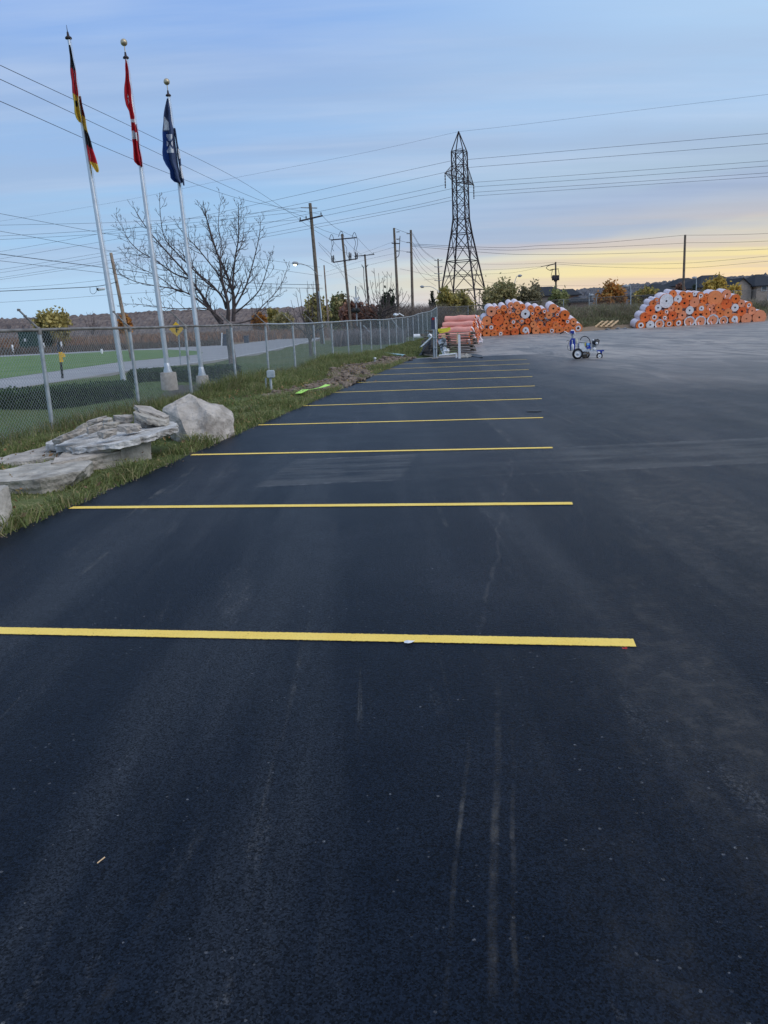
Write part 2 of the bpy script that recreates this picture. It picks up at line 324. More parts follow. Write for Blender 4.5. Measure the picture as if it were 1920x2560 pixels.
def TRACK(e0, sl, wd, n0, n1, amt, col, wob=.03):
    global c
    v = MATH('SUBTRACT', MATH('SUBTRACT', ee_, MATH('MULTIPLY', nn_, sl)), MATH('MULTIPLY', MATH('SUBTRACT', wobk, .5), wob))
    c = MIX(MATH('MULTIPLY', MATH('MULTIPLY', MATH('MULTIPLY', BAND(v, e0-wd, e0+wd, wd*.6), BAND(nn_, n0, n1, .4)), brk2), amt), c, col)
TRACK(-.85, -.032, .012, 3.0, 10.5, .7, (.003, .005, .009), .12)
TRACK(-.30, .040, .012, 4.0, 9.0, .55, (.12, .115, .11), .30)
TRACK(.42, .03, .010, 5.5, 8.0, .25, (.11, .105, .10), .15)
TRACK(-.16, 0, .007, 1.75, 2.6, .60, (.16, .15, .13), .06); TRACK(-.045, 0, .012, 1.3, 3.1, .45, (.14, .13, .115), .05); TRACK(.012, 0, .007, 1.2, 2.6, .38, (.14, .13, .115), .06); TRACK(-1.0, 0, .016, 1.2, 2.3, .20, (.10, .095, .09), .08); TRACK(-1.75, 0, .010, 1.2, 2.0, .22, (.11, .105, .09), .09); TRACK(.62, .02, .02, 2.0, 6.0, .16, (.09, .085, .08), .35)
dirtr = MATH('MULTIPLY', SMOOTH(ee_, -.3, 1.2), SMOOTH(NOISE(co, .9, 6, .7, 1, .22, 1, TH), .40, .64)); c = MIX(MATH('MULTIPLY', dirtr, .5), c, (.042, .042, .044)); c = MIX(MATH('MULTIPLY', MATH('MULTIPLY', dirtr, bre), .40), c, (.10, .093, .085))
# dusty older surface: beyond the end of the new paving and towards the right
swirl = NOISE(co, .16, 7, .62, 1, .55, 1, .5, 2.6); sw2 = NOISE(co, .6, 7, .65, 1.2, .18, 1, 1.25, 1.2)
edge = MATH('ADD', MATH('ADD', nn_, MATH('MULTIPLY', ee_, .40)), MATH('MULTIPLY', MATH('SUBTRACT', swirl, .5), 16))
dusty = MATH('MULTIPLY', SMOOTH(edge, 13, 36), SMOOTH(MATH('ADD', ee_, MATH('MULTIPLY', nn_, .06)), 1.6, 6.0))
sharp = MATH('GREATER_THAN', MATH('ADD', nn_, MATH('MULTIPLY', MATH('SUBTRACT', mid, .5), .5)), 34.9)
dusty = MATH('MAXIMUM', dusty, MATH('MULTIPLY', sharp, .85))
old = MIX(SMOOTH(swirl, .36, .64), (.29, .27, .255), (.48, .42, .37)); old = MIX(MATH('MULTIPLY', SMOOTH(sw2, .48, .60), .85), old, (.095, .095, .098)); old = MIX(MATH('MULTIPLY', SMOOTH(fine, .5, .75), .25), old, (.33, .30, .27))
brk = MATH('ADD', .55, MATH('MULTIPLY', SMOOTH(sw2, .35, .6), .45))
c = MIX(MATH('MULTIPLY', dusty, brk), c, old)
half = MATH('MULTIPLY', MATH('MULTIPLY', SMOOTH(edge, 8, 26), SMOOTH(ee_, 1.0, 6.0)), SMOOTH(sw2, .42, .66)); c = MIX(MATH('MULTIPLY', half, .6), c, (.16, .15, .145))
LK(c, p.inputs['Base Color']); p.inputs['Specular IOR Level'].default_value = .07
rr = N('ShaderNodeMapRange'); LK(mid, rr.inputs[0]); rr.inputs[3].default_value = .34; rr.inputs[4].default_value = .48; LK(rr.outputs[0], p.inputs['Roughness'])
hgt = MIX(.45, fine, grit); BUMP(p, hgt, .55, .010); M['asphalt'] = m
b = MB(); lot = [EN(-4.24, -6), EN(60, -6), EN(60, 112.4), EN(29.5, 92.7), EN(12, 81.8), EN(9, 79.6), EN(7.4, 78.3), EN(-3.2, 74.9), EN(-4.4, 60), EN(-2.6, 45), EN(-2.4, 37), EN(-4.2, 34.85)]
b.add([v+Vector((0, 0, .0)) for v in lot], [tuple(range(len(lot)))]); b.add([v-Vector((0, 0, .0)) for v in (lot[0], lot[-1])]+[lot[0]-Vector((0, 0, .06)), lot[-1]-Vector((0, 0, .06))], [(0, 1, 3, 2)])
tag(b.build('parking_lot', M['asphalt']), kind='structure')
# painted stall lines: each its own strip 4 mm above the paving
m, p = new_mat('yellow_road_paint'); co = COORD('World'); f1 = NOISE(co, 60, 3, .7); f2 = NOISE(co, 3, 5, .6)
c = MIX(SMOOTH(f2, .3, .7), (.92, .62, .095), (.98, .70, .14)); c = MIX(MATH('MULTIPLY', SMOOTH(f1, .56, .72), .35), c, (.50, .35, .06)); f3 = NOISE(co, 140, 2, .6); c = MIX(MATH('MULTIPLY', SMOOTH(f3, .62, .74), .45), c, (.12, .09, .035)); c = MIX(MATH('MULTIPLY', MATH('MULTIPLY', SMOOTH(f2, .62, .72), SMOOTH(f1, .45, .6)), .4), c, (.2, .15, .05))
LK(c, p.inputs['Base Color']); p.inputs['Roughness'].default_value = .6; BUMP(p, f1, .5, .006)
dn = N('ShaderNodeVectorMath', operation='DOT_PRODUCT'); LK(co, dn.inputs[0]); dn.inputs[1].default_value = NV     # ragged, slightly oversprayed edges
dl = MATH('ABSOLUTE', MATH('SUBTRACT', MATH('MODULO', MATH('ADD', dn.outputs['Value'], -3.697+1.5+.02), 3.0), 1.52))
ed = MATH('ADD', .0475, MATH('ADD', MATH('MULTIPLY', MATH('SUBTRACT', f1, .5), .014), MATH('MULTIPLY', MATH('SUBTRACT', f3, .5), .014)))
mk = SMOOTH(MATH('SUBTRACT', ed, dl), -.004, .004); mk = MATH('MULTIPLY', mk, MATH('SUBTRACT', 1.0, MATH('MULTIPLY', SMOOTH(NOISE(co, 75, 3, .7), .66, .74), .8)))
tb_ = N('ShaderNodeBsdfTransparent'); mx = N('ShaderNodeMixShader'); LK(mk, mx.inputs[0]); LK(tb_.outputs[0], mx.inputs[1]); LK(p.outputs[0], mx.inputs[2]); LK(mx.outputs[0], [q for q in nt.nodes if q.type == 'OUTPUT_MATERIAL'][0].inputs[0]); M['paint'] = m
LEFT = [-3.98]*10; lineinfo = [(.62), (.56), (.56), (.58), (.69), (.66), (.70), (.69), (.80), (.78)]
NOFF = [0, .05, 0, 0, 0, 0, .02, .03, .05, -.03]
ordn = ['nearest', 'second nearest', 'third nearest', 'fourth nearest', 'fifth nearest', 'sixth nearest', 'seventh nearest', 'third farthest', 'second farthest', 'farthest']
for i in range(10):
    n0 = 3.697+3.0*i+NOFF[i]*0; e0, e1 = -4.22+random.uniform(0, .06), lineinfo[i]; b = MB(); pts = []; K = 240; hw = .062
    drift = random.uniform(-.012, .012)
    for side in (-1, 1):
        row = []
        for k in range(K+1):
            t = k/K; e = e0+(e1-e0)*t; sk = .16*(1-t)*(1 if t < .03 else 0)
            row.append(EN(e, n0+side*hw, .004))
        pts.append(row)
    vs = pts[0]+pts[1]; b.add(vs, [(k, k+1, K+2+k, K+1+k) for k in range(K)])
    tag(b.build('parking_line', M['paint']), 'yellow painted stall line on black asphalt, %s to the viewer' % ordn[i], 'road marking', 'yellow stall lines')
def litter(name, lab, cat, c, r, col, mat, n=7):
    b = MB(); vs = [c+Vector((math.cos(t)*r*random.uniform(.6, 1.1), math.sin(t)*r*.8*random.uniform(.6, 1.1), random.uniform(.004, .012))) for t in [2*math.pi*k/n for k in range(n)]]
    b.add([c+Vector((0, 0, .004+r*.3 if cat == 'litter' else .004))]+vs, [(0, k+1, (k+1) % n+1) for k in range(n)]); tag(b.build(name, mat), lab, cat)
litter('paper_scrap', 'small crumpled white scrap at the edge of the nearest yellow line', 'litter', G(1022, 1607, .006), .030, None, M['white'])
b = MB(); b.tube([G(243, 2158, .006), G(262, 2143, .008)], .0022, 5); tag(b.build('straw', M['lumber_new']), 'tiny pale straw lying on the dark asphalt at lower left', 'litter')
litter('tar_spot', 'black tar spot on the asphalt beyond the end of the fourth line', 'stain', G(1338, 1028, .003), .16, None, M['signblack'])
litter('paint_mark', 'small red paint mark under the right end of the nearest line', 'paint mark', G(1562, 1624, .002), .014, None, M['red'])

# ------------------------------------------------------------------ road behind the fence
m, p = new_mat('grey_road'); co = COORD('World'); a1 = NOISE(co, .5, 5, .6); a2 = NOISE(co, 30, 3, .7)
c = MIX(SMOOTH(a1, .3, .7), (.29, .29, .30), (.36, .355, .36)); c = MIX(MATH('MULTIPLY', SMOOTH(a2, .5, .75), .3), c, (.12, .12, .12)); LK(c, p.inputs['Base Color']); p.inputs['Roughness'].default_value = .8; BUMP(p, a2, .4, .01); M['road'] = m
near_e = [(-260, 1010), (0, 974), (150, 953), (306, 928), (469, 910), (571, 896), (662, 880), (770, 855.5), (810, 843), (850, 829)]
far_e = [(862, 822), (800, 828), (752, 837), (692, 848), (589, 861), (500, 866), (309, 871), (0, 886), (-260, 899)]
def sheet(name, pix, mat, z, kind='structure'):
    b = MB(); vs = [G(x, y, z) for x, y in pix]; b.add(vs, [tuple(range(len(vs)))]); o = b.build(name, mat); tag(o, kind=kind); return o
ZR = .13
sheet('road', near_e+far_e, M['road'], ZR)
b = MB(); K = [G(x, y, ZR) for x, y in near_e]; b.add([k for k in K]+[k-Vector((0, 0, .3)) for k in K], [(i, i+1, i+1+len(K), i+len(K)) for i in range(len(K)-1)]); tag(b.build('road_shoulder', M['road']), kind='structure')
m, p = new_mat('lawn'); co = COORD('World'); a1 = NOISE(co, .4, 6, .6); a2 = NOISE(co, 14, 5, .75); a3 = NOISE(co, 2.2, 5, .7)
c = MIX(SMOOTH(a1, .35, .65), (.12, .22, .075), (.17, .26, .10)); c = MIX(MATH('MULTIPLY', SMOOTH(a3, .5, .7), .45), c, (.19, .20, .09)); c = MIX(MATH('MULTIPLY', SMOOTH(a2, .4, .75), .4), c, (.055, .10, .035)); LK(c, p.inputs['Base Color']); p.inputs['Roughness'].default_value = .9; p.inputs['Specular IOR Level'].default_value = .15; BUMP(p, a2, .9, .04); M['lawn'] = m
sheet('lawn_island', [(-260, 905), (0, 892), (200, 883), (309, 876), (420, 874), (490, 877), (508, 881), (495, 886), (420, 894), (300, 905), (150, 926), (0, 947), (-260, 978)], M['lawn'], ZR+.006)
edge_l = MB()
for i in range(3, 8):
    A = G(*near_e[i], ZR+.004); B = G(*near_e[i+1], ZR+.004); d = (A-B).normalized(); s_ = Vector((-d.y, d.x, 0))
    edge_l.add([A-s_*.25, B-s_*.25, B-s_*.37, A-s_*.37], [(0, 1, 2, 3)])
tag(edge_l.build('edge_line', M['white']), 'thin white edge line along the road behind the fence', 'road marking')

# ------------------------------------------------------------------ chain link fence along the lot
TOPS = [(97, 825), (323, 820), (462, 815), (577, 812), (663, 810), (731, 809), (783.5, 808), (828, 805.6), (867.5, 802.6), (900.7, 801), (926, 799.6), (949, 799.6), (971, 798), (989.6, 795), (1005.6, 793.6), (1019, 792), (1032, 789.7), (1045, 784.5), (1056, 781.5), (1067, 780), (1078.5, 777), (1092, 768)]
FE = -7.4
tops = [ONE(x, y, FE) for x, y in TOPS]
step0 = tops[1]-tops[0]; tops = [tops[0]-step0*2, tops[0]-step0]+tops
fence = thing('chain_link_fence', 'long galvanised chain link fence with top rail running beside the grass verge', 'fence', Vector((tops[0].x, tops[0].y, 0)))
def strands(b, A, B, z0a, z0b, z1a, z1b, pitch, r):         # woven wire: two crossing sets of straight diagonals, r half thickness
    A = Vector((A.x, A.y, 0)); B = Vector((B.x, B.y, 0)); L = (B-A).length; d = (B-A)/L; nrm = Vector((-d.y, d.x, 0)); H = max(z1a-z0a, z1b-z0b)
    zb = lambda s: z0a+(z0b-z0a)*s/L
    zs = lambda s: min(1.0, ((z1a+(z1b-z1a)*s/L)-zb(s))/H)
    for sgn in (1, -1):
        s = -H
        while s < L+H:
            pa = [(s, 0.0), (s+sgn*H, H)]
            (s0, h0), (s1, h1) = pa
            def clip(s0, h0, s1, h1):
                if s0 > s1: s0, h0, s1, h1 = s1, h1, s0, h0
                if s1 <= 0 or s0 >= L: return None
                if s0 < 0: h0 += (h1-h0)*(0-s0)/(s1-s0); s0 = 0
                if s1 > L: h1 = h0+(h1-h0)*(L-s0)/(s1-s0); s1 = L
                return s0, h0, s1, h1
            q = clip(s0, h0, s1, h1); s += pitch
            if q is None: continue
            s0, h0, s1, h1 = q
            P = A+d*s0+Vector((0, 0, zb(s0)+h0*zs(s0)))+nrm*sgn*r; Q = A+d*s1+Vector((0, 0, zb(s1)+h1*zs(s1)))+nrm*sgn*r
            dd = (Q-P).normalized(); up = nrm.cross(dd)
            vs = [P+nrm*r, P+up*r*.9-nrm*r*.5, P-up*r*.9-nrm*r*.5]; vs += [v+(Q-P) for v in vs]
            b.add(vs, [(0, 1, 4, 3), (1, 2, 5, 4), (2, 0, 3, 5)])
for i, t in enumerate(tops):
    n = t.x*NV.x+t.y*NV.y; zb = zt(FE, n)
    lean = EV*random.uniform(-.015, .015)
    base = Vector((t.x, t.y, zb-.15))+lean
    b = MB(); r = .034 if i < len(tops)-1 else .05; b.tube([base, t-Vector((0, 0, .02))], r, 12); b.build('post', M['galv'], fence)
    b = MB(); b.lathe(t, [(r*1.25, -.07), (r*1.3, -.02), (r*.9, .03), (.012, .05)], 12)
    o = b.build('post_cap', M['rail'], fence)
    if i < 9:
        b = MB(); tip = t-EV*.31+Vector((0, 0, .34))+NV*random.uniform(-.03, .03); b.tube([t+Vector((0, 0, .02)), t-EV*.15+Vector((0, 0, .17)), tip], [.018, .016, .013], 6)
        for q in (.35, .65, .95): p0 = t.lerp(tip, q); b.box(p0, (.035, .05, .035))
        b.build('barbed_wire_arm', M['rail'], fence)
    if i:
        a = tops[i-1]; b = MB(); sag = Vector((0, 0, random.uniform(-.02, .012))); b.tube([a, (a+t)/2+sag, t], .026, 8, caps=False); b.build('top_rail', M['rail'] if i < 7 else M['galv'], fence)
        b = MB(); na = a.x*NV.x+a.y*NV.y; far_ = i > 9
        strands(b, a, t, zt(FE, na)+.03, zb+.03, a.z-.02, t.z-.02, .074 if not far_ else .11, .0025 if i < 6 else (.0026 if not far_ else .0026)); b.build('mesh_panel', M['wire'], fence)
# fence across the back of the yard
corner = tops[-1]
backtops = [corner]+[AT(x, y, Y) for x, y, Y in [(1170, 765, 98.5), (1249, 759.5, 98.5), (1327, 754, 98), (1409, 748.5, 98), (1491, 744, 97.5), (1577, 739, 97), (1660, 735, 97), (1747, 731, 97), (1835, 727, 96.5), (1921, 723, 96), (2010, 719, 96)]]
bf = thing('chain_link_fence', 'chain link fence crossing the brush behind the orange roll piles', 'fence', Vector((corner.x, corner.y, 0)))
for i, t in enumerate(backtops):
    e, n = t.x*EV.x+t.y*EV.y, t.x*NV.x+t.y*NV.y; zb = min(zt(e, n), t.z-1.6)
    if i: b = MB(); b.tube([Vector((t.x, t.y, zb-.3)), t], .04, 8); b.build('post', M['galv'], bf)
    if i:
        a = backtops[i-1]; b = MB(); b.tube([a, (a+t)/2-Vector((0, 0, .03)), t], .034, 6, caps=False); b.build('top_rail', M['rail'], bf)
        b = MB(); strands(b, a, t, a.z-1.85, t.z-1.85, a.z-.02, t.z-.02, .16, .006); b.build('mesh_panel', M['rail'], bf)

# ------------------------------------------------------------------ grass blades
def blades(name, lab, P, h, wd, cols, lean=.5, kind='stuff', mat='grassblade'):
    n = len(P); a = rng.uniform(0, 2*np.pi, n); hh = h*rng.uniform(.5, 1.25, n) if np.isscalar(h) else h
    ln = lean*rng.uniform(.2, 1.3, n)*hh; b_ = rng.uniform(0, 2*np.pi, n)
    ww = wd*rng.uniform(.6, 1.3, n)
    dx = np.cos(a)*ww; dy = np.sin(a)*ww; lx = np.cos(b_)*ln; ly = np.sin(b_)*ln
    V = np.zeros((n, 5, 3))
    V[:, 0] = P+np.stack([-dx, -dy, 0*a], 1); V[:, 1] = P+np.stack([dx, dy, 0*a], 1)
    V[:, 2] = P+np.stack([dx*.7+lx*.35, dy*.7+ly*.35, hh*.6], 1); V[:, 3] = P+np.stack([-dx*.7+lx*.35, -dy*.7+ly*.35, hh*.6], 1)
    V[:, 4] = P+np.stack([lx, ly, hh*(1-.25*lean)], 1)
    i0 = np.arange(n)[:, None]*5
    F = np.concatenate([i0+np.array([[0, 1, 2]]), i0+np.array([[0, 2, 3]]), i0+np.array([[3, 2, 4]])], 0)
    ci = rng.integers(0, len(cols), n); cc = np.array(cols)[ci]*rng.uniform(.75, 1.25, (n, 1)); C = np.concatenate([cc, cc, cc], 0)
    o = fastmesh(name, V.reshape(-1, 3), F, M[mat], C); tag(o, lab, kind=kind); return o
def enarr(e, n, dz=0.0): 
    z = np.array([zt(a, b) for a, b in zip(e, n)])+dz
    return np.stack([EV.x*e+NV.x*n, EV.y*e+NV.y*n, z], 1)
GC = [(.15, .19, .058), (.19, .22, .075), (.12, .16, .05), (.33, .29, .14), (.26, .265, .11), (.20, .235, .08)]
def vnoise(x, y, s):
    return np.sin(x*s*1.7+np.sin(y*s*1.3)*1.5)*np.sin(y*s*1.1+np.sin(x*s*.9)*1.7)
def dirtmask(e, n):                                        # bare soil strip by the paving further along
    c = -5.1-.35*np.sin(n*.5); wd = np.clip((n-16)/5, 0, 1)*np.clip((36.5-n)/1.0, 0, 1)*(.75+.25*np.sin(n*1.3))
    return np.abs(e-c) < wd*.85
e = rng.uniform(-7.6, -4.16, 190000); n = 3.2+rng.uniform(0, 1, 190000)**1.45*35
den = vnoise(e, n, 2.3); k = (~dirtmask(e, n)) | (rng.uniform(0, 1, len(e)) < .06); k &= rng.uniform(0, 1, len(e)) < np.clip(.62+.5*den, .15, 1); k &= ~((e > -4.3) & (rng.uniform(0, 1, len(e)) < .5))
e, n, den = e[k], n[k], den[k]; h = (.135+.095*np.clip(den, -1, 1))*rng.uniform(.5, 1.5, len(e))*np.where((n > 18) & (e < -5.8), 1.7, 1)*np.where(e < -6.9, 1.35, 1)*np.where((n > 5) & (n < 12.5) & (e < -4.62) & (e > -6.6), .5, 1)
blades('grass', 'tufted green verge grass between the paving and the fence', enarr(e, n, -.02), h, .006, GC, 1.2)
e = rng.uniform(-7.6, -6.9, 9000); n = rng.uniform(8, 36, 9000); blades('tall_grass', 'taller straw and green grass growing along the fence foot', enarr(e, n, -.02), .34*rng.uniform(.3, 1.2, 9000), .006, [(.15, .15, .06), (.26, .23, .13), (.10, .13, .045)], .5)
e = rng.uniform(-7.3, -3.0, 26000); n = rng.uniform(36, 72, 26000); k = e < -4.3-.9*np.sin(n*.35)*0-.0*n; e, n = e[k], n[k]
blades('grass', 'rough verge grass beyond the soil strip by the far fence', enarr(e, n, -.02), .20*rng.uniform(.4, 1.3, len(e)), .014, [(.16, .18, .06), (.21, .20, .08), (.12, .15, .05)], .8)
e = rng.uniform(-16, -7.6, 90000); n = rng.uniform(9, 34, 90000); k = e > -15.5+.12*(n-9)*0; e, n = e[k], n[k]
PX_ = enarr(e, n, -.01)
blades('lawn_grass', 'short mown lawn behind the chain link fence', PX_, .05*rng.uniform(.5, 1.3, len(e)), .007, [(.13, .21, .075), (.16, .25, .09), (.21, .265, .115)], .8)
# bare soil with lumps
mS = MB(); 
V_ = []; 
es2 = np.arange(-6.6, -4.1, .07); ns2 = np.arange(15.6, 36.8, .11)
hf = {}
def soilz(e, n):
    inside = float(np.clip((.95*min(1, max(0, (n-15.6)/5))*min(1, max(0, (36.8-n)/1.2))-abs(e+5.1+.35*math.sin(n*.5)))/.35, 0, 1))
    return zt(e, n)-.05+inside*(.075+.05*float(vnoise(e, n, 5.0))+.035*float(vnoise(e+3, n, 13))+.02*math.sin(e*43+n*31)*math.sin(n*37-e*11))
grid(es2, ns2, soilz, 'soil', M['soil'], smooth=False)
def lump(c, r, seed, squash=.6, n=2, rough=.25, sub=1):
    rnd = random.Random(seed); import bmesh
    bm = bmesh.new(); bmesh.ops.create_icosphere(bm, subdivisions=sub, radius=1); vs = [v.co.copy() for v in bm.verts]; fs = [tuple(v.index for v in f.verts) for f in bm.faces]; bm.free()
    ax = [rnd.uniform(.7, 1.3)*r, rnd.uniform(.7, 1.3)*r, rnd.uniform(.8, 1.2)*r*squash]; a = rnd.uniform(0, 6.28); ca, sa_ = math.cos(a), math.sin(a); out_ = []
    for v in vs:
        q = 1+rnd.uniform(-rough, rough); x, y, z = v.x*ax[0]*q, v.y*ax[1]*q, v.z*ax[2]*q; out_.append(Vector((x*ca-y*sa_, x*sa_+y*ca, z))+c)
    return out_, fs
clods = MB()
for i in range(420):
    n = random.uniform(17, 36.2); e = -5.1-.35*math.sin(n*.5)+random.gauss(0, .42); r = random.uniform(.03, .10)*(1.5 if 24 < n < 31 and random.random() < .3 else 1)
    vs, fs = lump(EN(e, n, soilz(e, n)+r*.2), r, i); clods.add(vs, fs)
gravel = MB(); rg = random.Random(5)
for i in range(800):
    n = 3.2+31*rg.random()**1.4; e = -4.24+abs(rg.gauss(0, .07))*rg.choice((-1, -1, 1, -.6)); r = rg.uniform(.005, .016); vs, fs = lump(EN(e, n, .004 if e > -4.24 else -.01), r, 900+i, .6); gravel.add(vs, fs)
tag(gravel.build('edge_gravel', M['soil']), 'pale gravel crumbs along the edge of the new paving', kind='stuff')
tag(clods.build('soil_clods', M['soil']), 'loose soil clods and stones on the bare strip beside the paving', kind='stuff')

# ------------------------------------------------------------------ rocks by the paving
import bmesh
from mathutils import noise as mnoise
def hull_rock(name, lab, cat, pts, mat, cuts=5, amp=.02, fr=5.0, group=None, strata=0, seed=0, parent=None):
    c = sum(pts, Vector())/len(pts); base = Vector((c.x, c.y, min(p.z for p in pts)))
    bm = bmesh.new()
    for p in pts: bm.verts.new(p-base)
    bmesh.ops.convex_hull(bm, input=bm.verts[:]); 
    for v in [v for v in bm.verts if not v.link_faces]: bm.verts.remove(v)
    bmesh.ops.triangulate(bm, faces=bm.faces[:])
    for _ in range(cuts):
        longe = [e_ for e_ in bm.edges if e_.calc_length() > .045]
        if not longe: break
        bmesh.ops.subdivide_edges(bm, edges=longe, cuts=1, use_grid_fill=False); bmesh.ops.triangulate(bm, faces=bm.faces[:])
    bmesh.ops.smooth_vert(bm, verts=bm.verts[:], factor=.18, use_axis_x=True, use_axis_y=True, use_axis_z=True)
    bm.normal_update()
    so = Vector((seed*3.1, seed*1.7, seed*.9))
    mv = []
    for v in bm.verts:
        q = v.co*fr+so; d = mnoise.fractal(q, 1.0, 2.0, 5)*amp+mnoise.noise(v.co*fr*.4+so)*amp*1.2
        d += -abs(mnoise.noise(v.co*fr*.8+so*2))*amp*.9
        if strata: d += strata*math.sin(v.co.z*90+2*mnoise.noise(v.co*3+so))*(1-abs(v.normal.z))
        mv.append(v.co+v.normal*d)
    for v, q in zip(bm.verts, mv): v.co = q
    me = bpy.data.meshes.new(name); bm.to_mesh(me); bm.free(); me.materials.append(mat)
    for p_ in me.polygons: p_.use_smooth = False
    o = bpy.data.objects.new(name, me); COL.objects.link(o); o.location = base
    if parent is None: tag(o, lab, cat, group)
    return o
D = Vector((0, 0, -.12))
hull_rock('boulder', 'big rounded limestone boulder on the grass verge before the fence', 'boulder',
  [AT(472, 980, 12.2), AT(525, 996, 12.35), AT(558, 1008, 12.4), AT(438, 998, 12.0), AT(408, 1026, 11.95), AT(412, 1065, 11.75), AT(577, 1030, 12.4), AT(590, 1052, 12.2), AT(588, 1075, 12.1), AT(448, 1046, 11.5), AT(530, 1032, 11.62), G(436, 1095)+D, G(478, 1112)+D, G(545, 1106)+D, G(584, 1088)+D, AT(500, 1000, 13.0)+D, AT(430, 1035, 12.8)+D*4], M['rock'], 7, .055, 3.0, seed=3)
hull_rock('stone_block', 'pale quarry block cut off by the left edge of the picture', 'stone block',
  [G(-150, 1365)+D, G(2, 1335)+D, G(40, 1312)+D, G(-60, 1290)+D, G(-150, 1225, .36), G(8, 1216, .36), G(24, 1211, .36), G(-60, 1195, .36)], M['rock_block'], 5, .018, 4, seed=5)
hull_rock('stone_block', 'long flat stone block lying in front of the stone slab at left', 'stone block',
  [G(-140, 1228)+D, G(110, 1240)+D, G(230, 1184)+D, G(170, 1160)+D, G(-110, 1212, .2), G(98, 1198, .20), G(206, 1176, .20), G(233, 1153, .19), G(178, 1142, .19), G(57, 1165, .2), G(-80, 1188, .2)], M['rock_block'], 6, .017, 6, seed=6, strata=.006)
hull_rock('stone_block', 'grey stone block propping the near edge of the flat slab', 'stone block',
  [G(125, 1186)+D, G(235, 1180)+D, G(304, 1167)+D, G(292, 1150)+D, G(125, 1157, .22), G(238, 1136, .22), G(303, 1125, .22), G(286, 1114, .22), G(160, 1129, .22)], M['rock'], 6, .015, 6, seed=7, strata=.006)
hull_rock('stone_block', 'upright buff stone block holding up the right end of the slab', 'stone block',
  [G(302, 1166)+D, G(378, 1149)+D, G(372, 1128)+D, G(300, 1140)+D, G(300, 1110, .27), G(379, 1093, .28), G(371, 1079, .28), G(300, 1092, .27)], M['rock_block'], 5, .012, 4, seed=8)
hull_rock('stone_block', 'flat weathered stone slab in the grass left of the rock pile', 'stone block',
  [G(-60, 1180)+D, G(70, 1185)+D, G(165, 1168)+D, G(110, 1120)+D, G(-60, 1160, .15), G(5, 1158, .15), G(70, 1152, .16), G(150, 1142, .17), G(168, 1122, .18), G(118, 1113, .18), G(60, 1128, .16), G(0, 1146, .15)], M['rock'], 6, .015, 6, seed=9, strata=.006)
ring = [(113, 1108, .28), (160, 1117, .29), (225, 1118, .31), (285, 1110, .335), (332, 1098, .36), (385, 1084, .375), (438, 1068, .385), (441, 1056, .385), (410, 1050, .385), (330, 1060, .375), (250, 1073, .345), (180, 1090, .31), (130, 1099, .285)]
def slab(name, lab, cat, outline, th, mat, jag=.03, step=.05, seed=0, group=None, rz=.008):
    rnd = random.Random(seed); c = sum(outline, Vector())/len(outline); base = c-Vector((0, 0, th)); P = []
    for i in range(len(outline)):
        a_, b_ = outline[i], outline[(i+1) % len(outline)]; k = max(1, int((b_-a_).length/step))
        for j in range(k): P.append(a_.lerp(b_, j/k))
    n = len(P); q = [0.0]*n; v = 0
    for i in range(n): v = v*.55+rnd.uniform(-1, 1)*jag; q[i] = v
    def ringp(f, dz, jz, jr): return [p+(p-c).normalized()*(q[i]*f+rnd.uniform(-jr, jr))-Vector((0, 0, dz+rnd.uniform(-jz, jz))) for i, p in enumerate(P)]
    rings = [[c+(p-c)*.35+Vector((0, 0, rnd.uniform(-rz, rz)*1.5)) for p in P], [c+(p-c)*.72+Vector((0, 0, rnd.uniform(-rz, rz)*1.5)) for p in P], ringp(.7, 0, rz*.6, .006), ringp(1.0, th*.22, .006, .010), ringp(.6, th*.5, .010, .016), ringp(1.1, th*.72, .010, .014), ringp(.2, th, .012, .02)]
    rings[-1] = [p.lerp(c-Vector((0, 0, th)), .10) for p in rings[-1]]
    b = MB(); vs = [p for r_ in rings for p in r_]; b.add(vs, [(j*n+i, j*n+(i+1) % n, (j+1)*n+(i+1) % n, (j+1)*n+i) for j in range(len(rings)-1) for i in range(n)]); b.add([c+Vector((0, 0, .004))]+rings[0], [(0, i+1, (i+1) % n+1) for i in range(n)]); b.add(rings[-1], [tuple(range(n))])
    o = b.build(name, mat, loc=base); tag(o, lab, cat, group); return o
slab('stone_slab', 'broad pale stone slab laid like a table across blocks, rubble on top', 'stone slab', [G(x, y, z) for x, y, z in ring], .10, M['rock_pale'], .035, .05, 11, None, .004)
STONES = [(225, 352, 230, 46, -.38, 'long flat stone at the left end of the slab'), (335, 290, 70, 50, -.5, 'small angular stone beside the long flat stone on the slab'), (425, 290, 115, 52, -.35, 'leaf shaped flat stone near the slab\'s left half'), (440, 232, 150, 36, -.25, 'thin stone tilted up at the back left of the slab'), (552, 265, 135, 44, -.08, 'buff flat stone in the middle of the slab'), (548, 325, 115, 46, -.1, 'low stone alone at the near middle of the slab'), (655, 218, 150, 66, 0, 'jagged pale stone at the back middle of the slab'), (540, 225, 62, 30, 0, 'smallest brown stone at the back of the slab'), (712, 285, 160, 52, .05, 'thick oval pale stone near the slab\'s front edge'), (828, 252, 160, 46, .3, 'white topped stone leaning at the right of the slab'), (885, 215, 280, 50, .40, 'long tilted flagstone at the right end of the slab'), (890, 168, 270, 40, .42, 'topmost tilted flagstone resting on another at the slab\'s right end')]
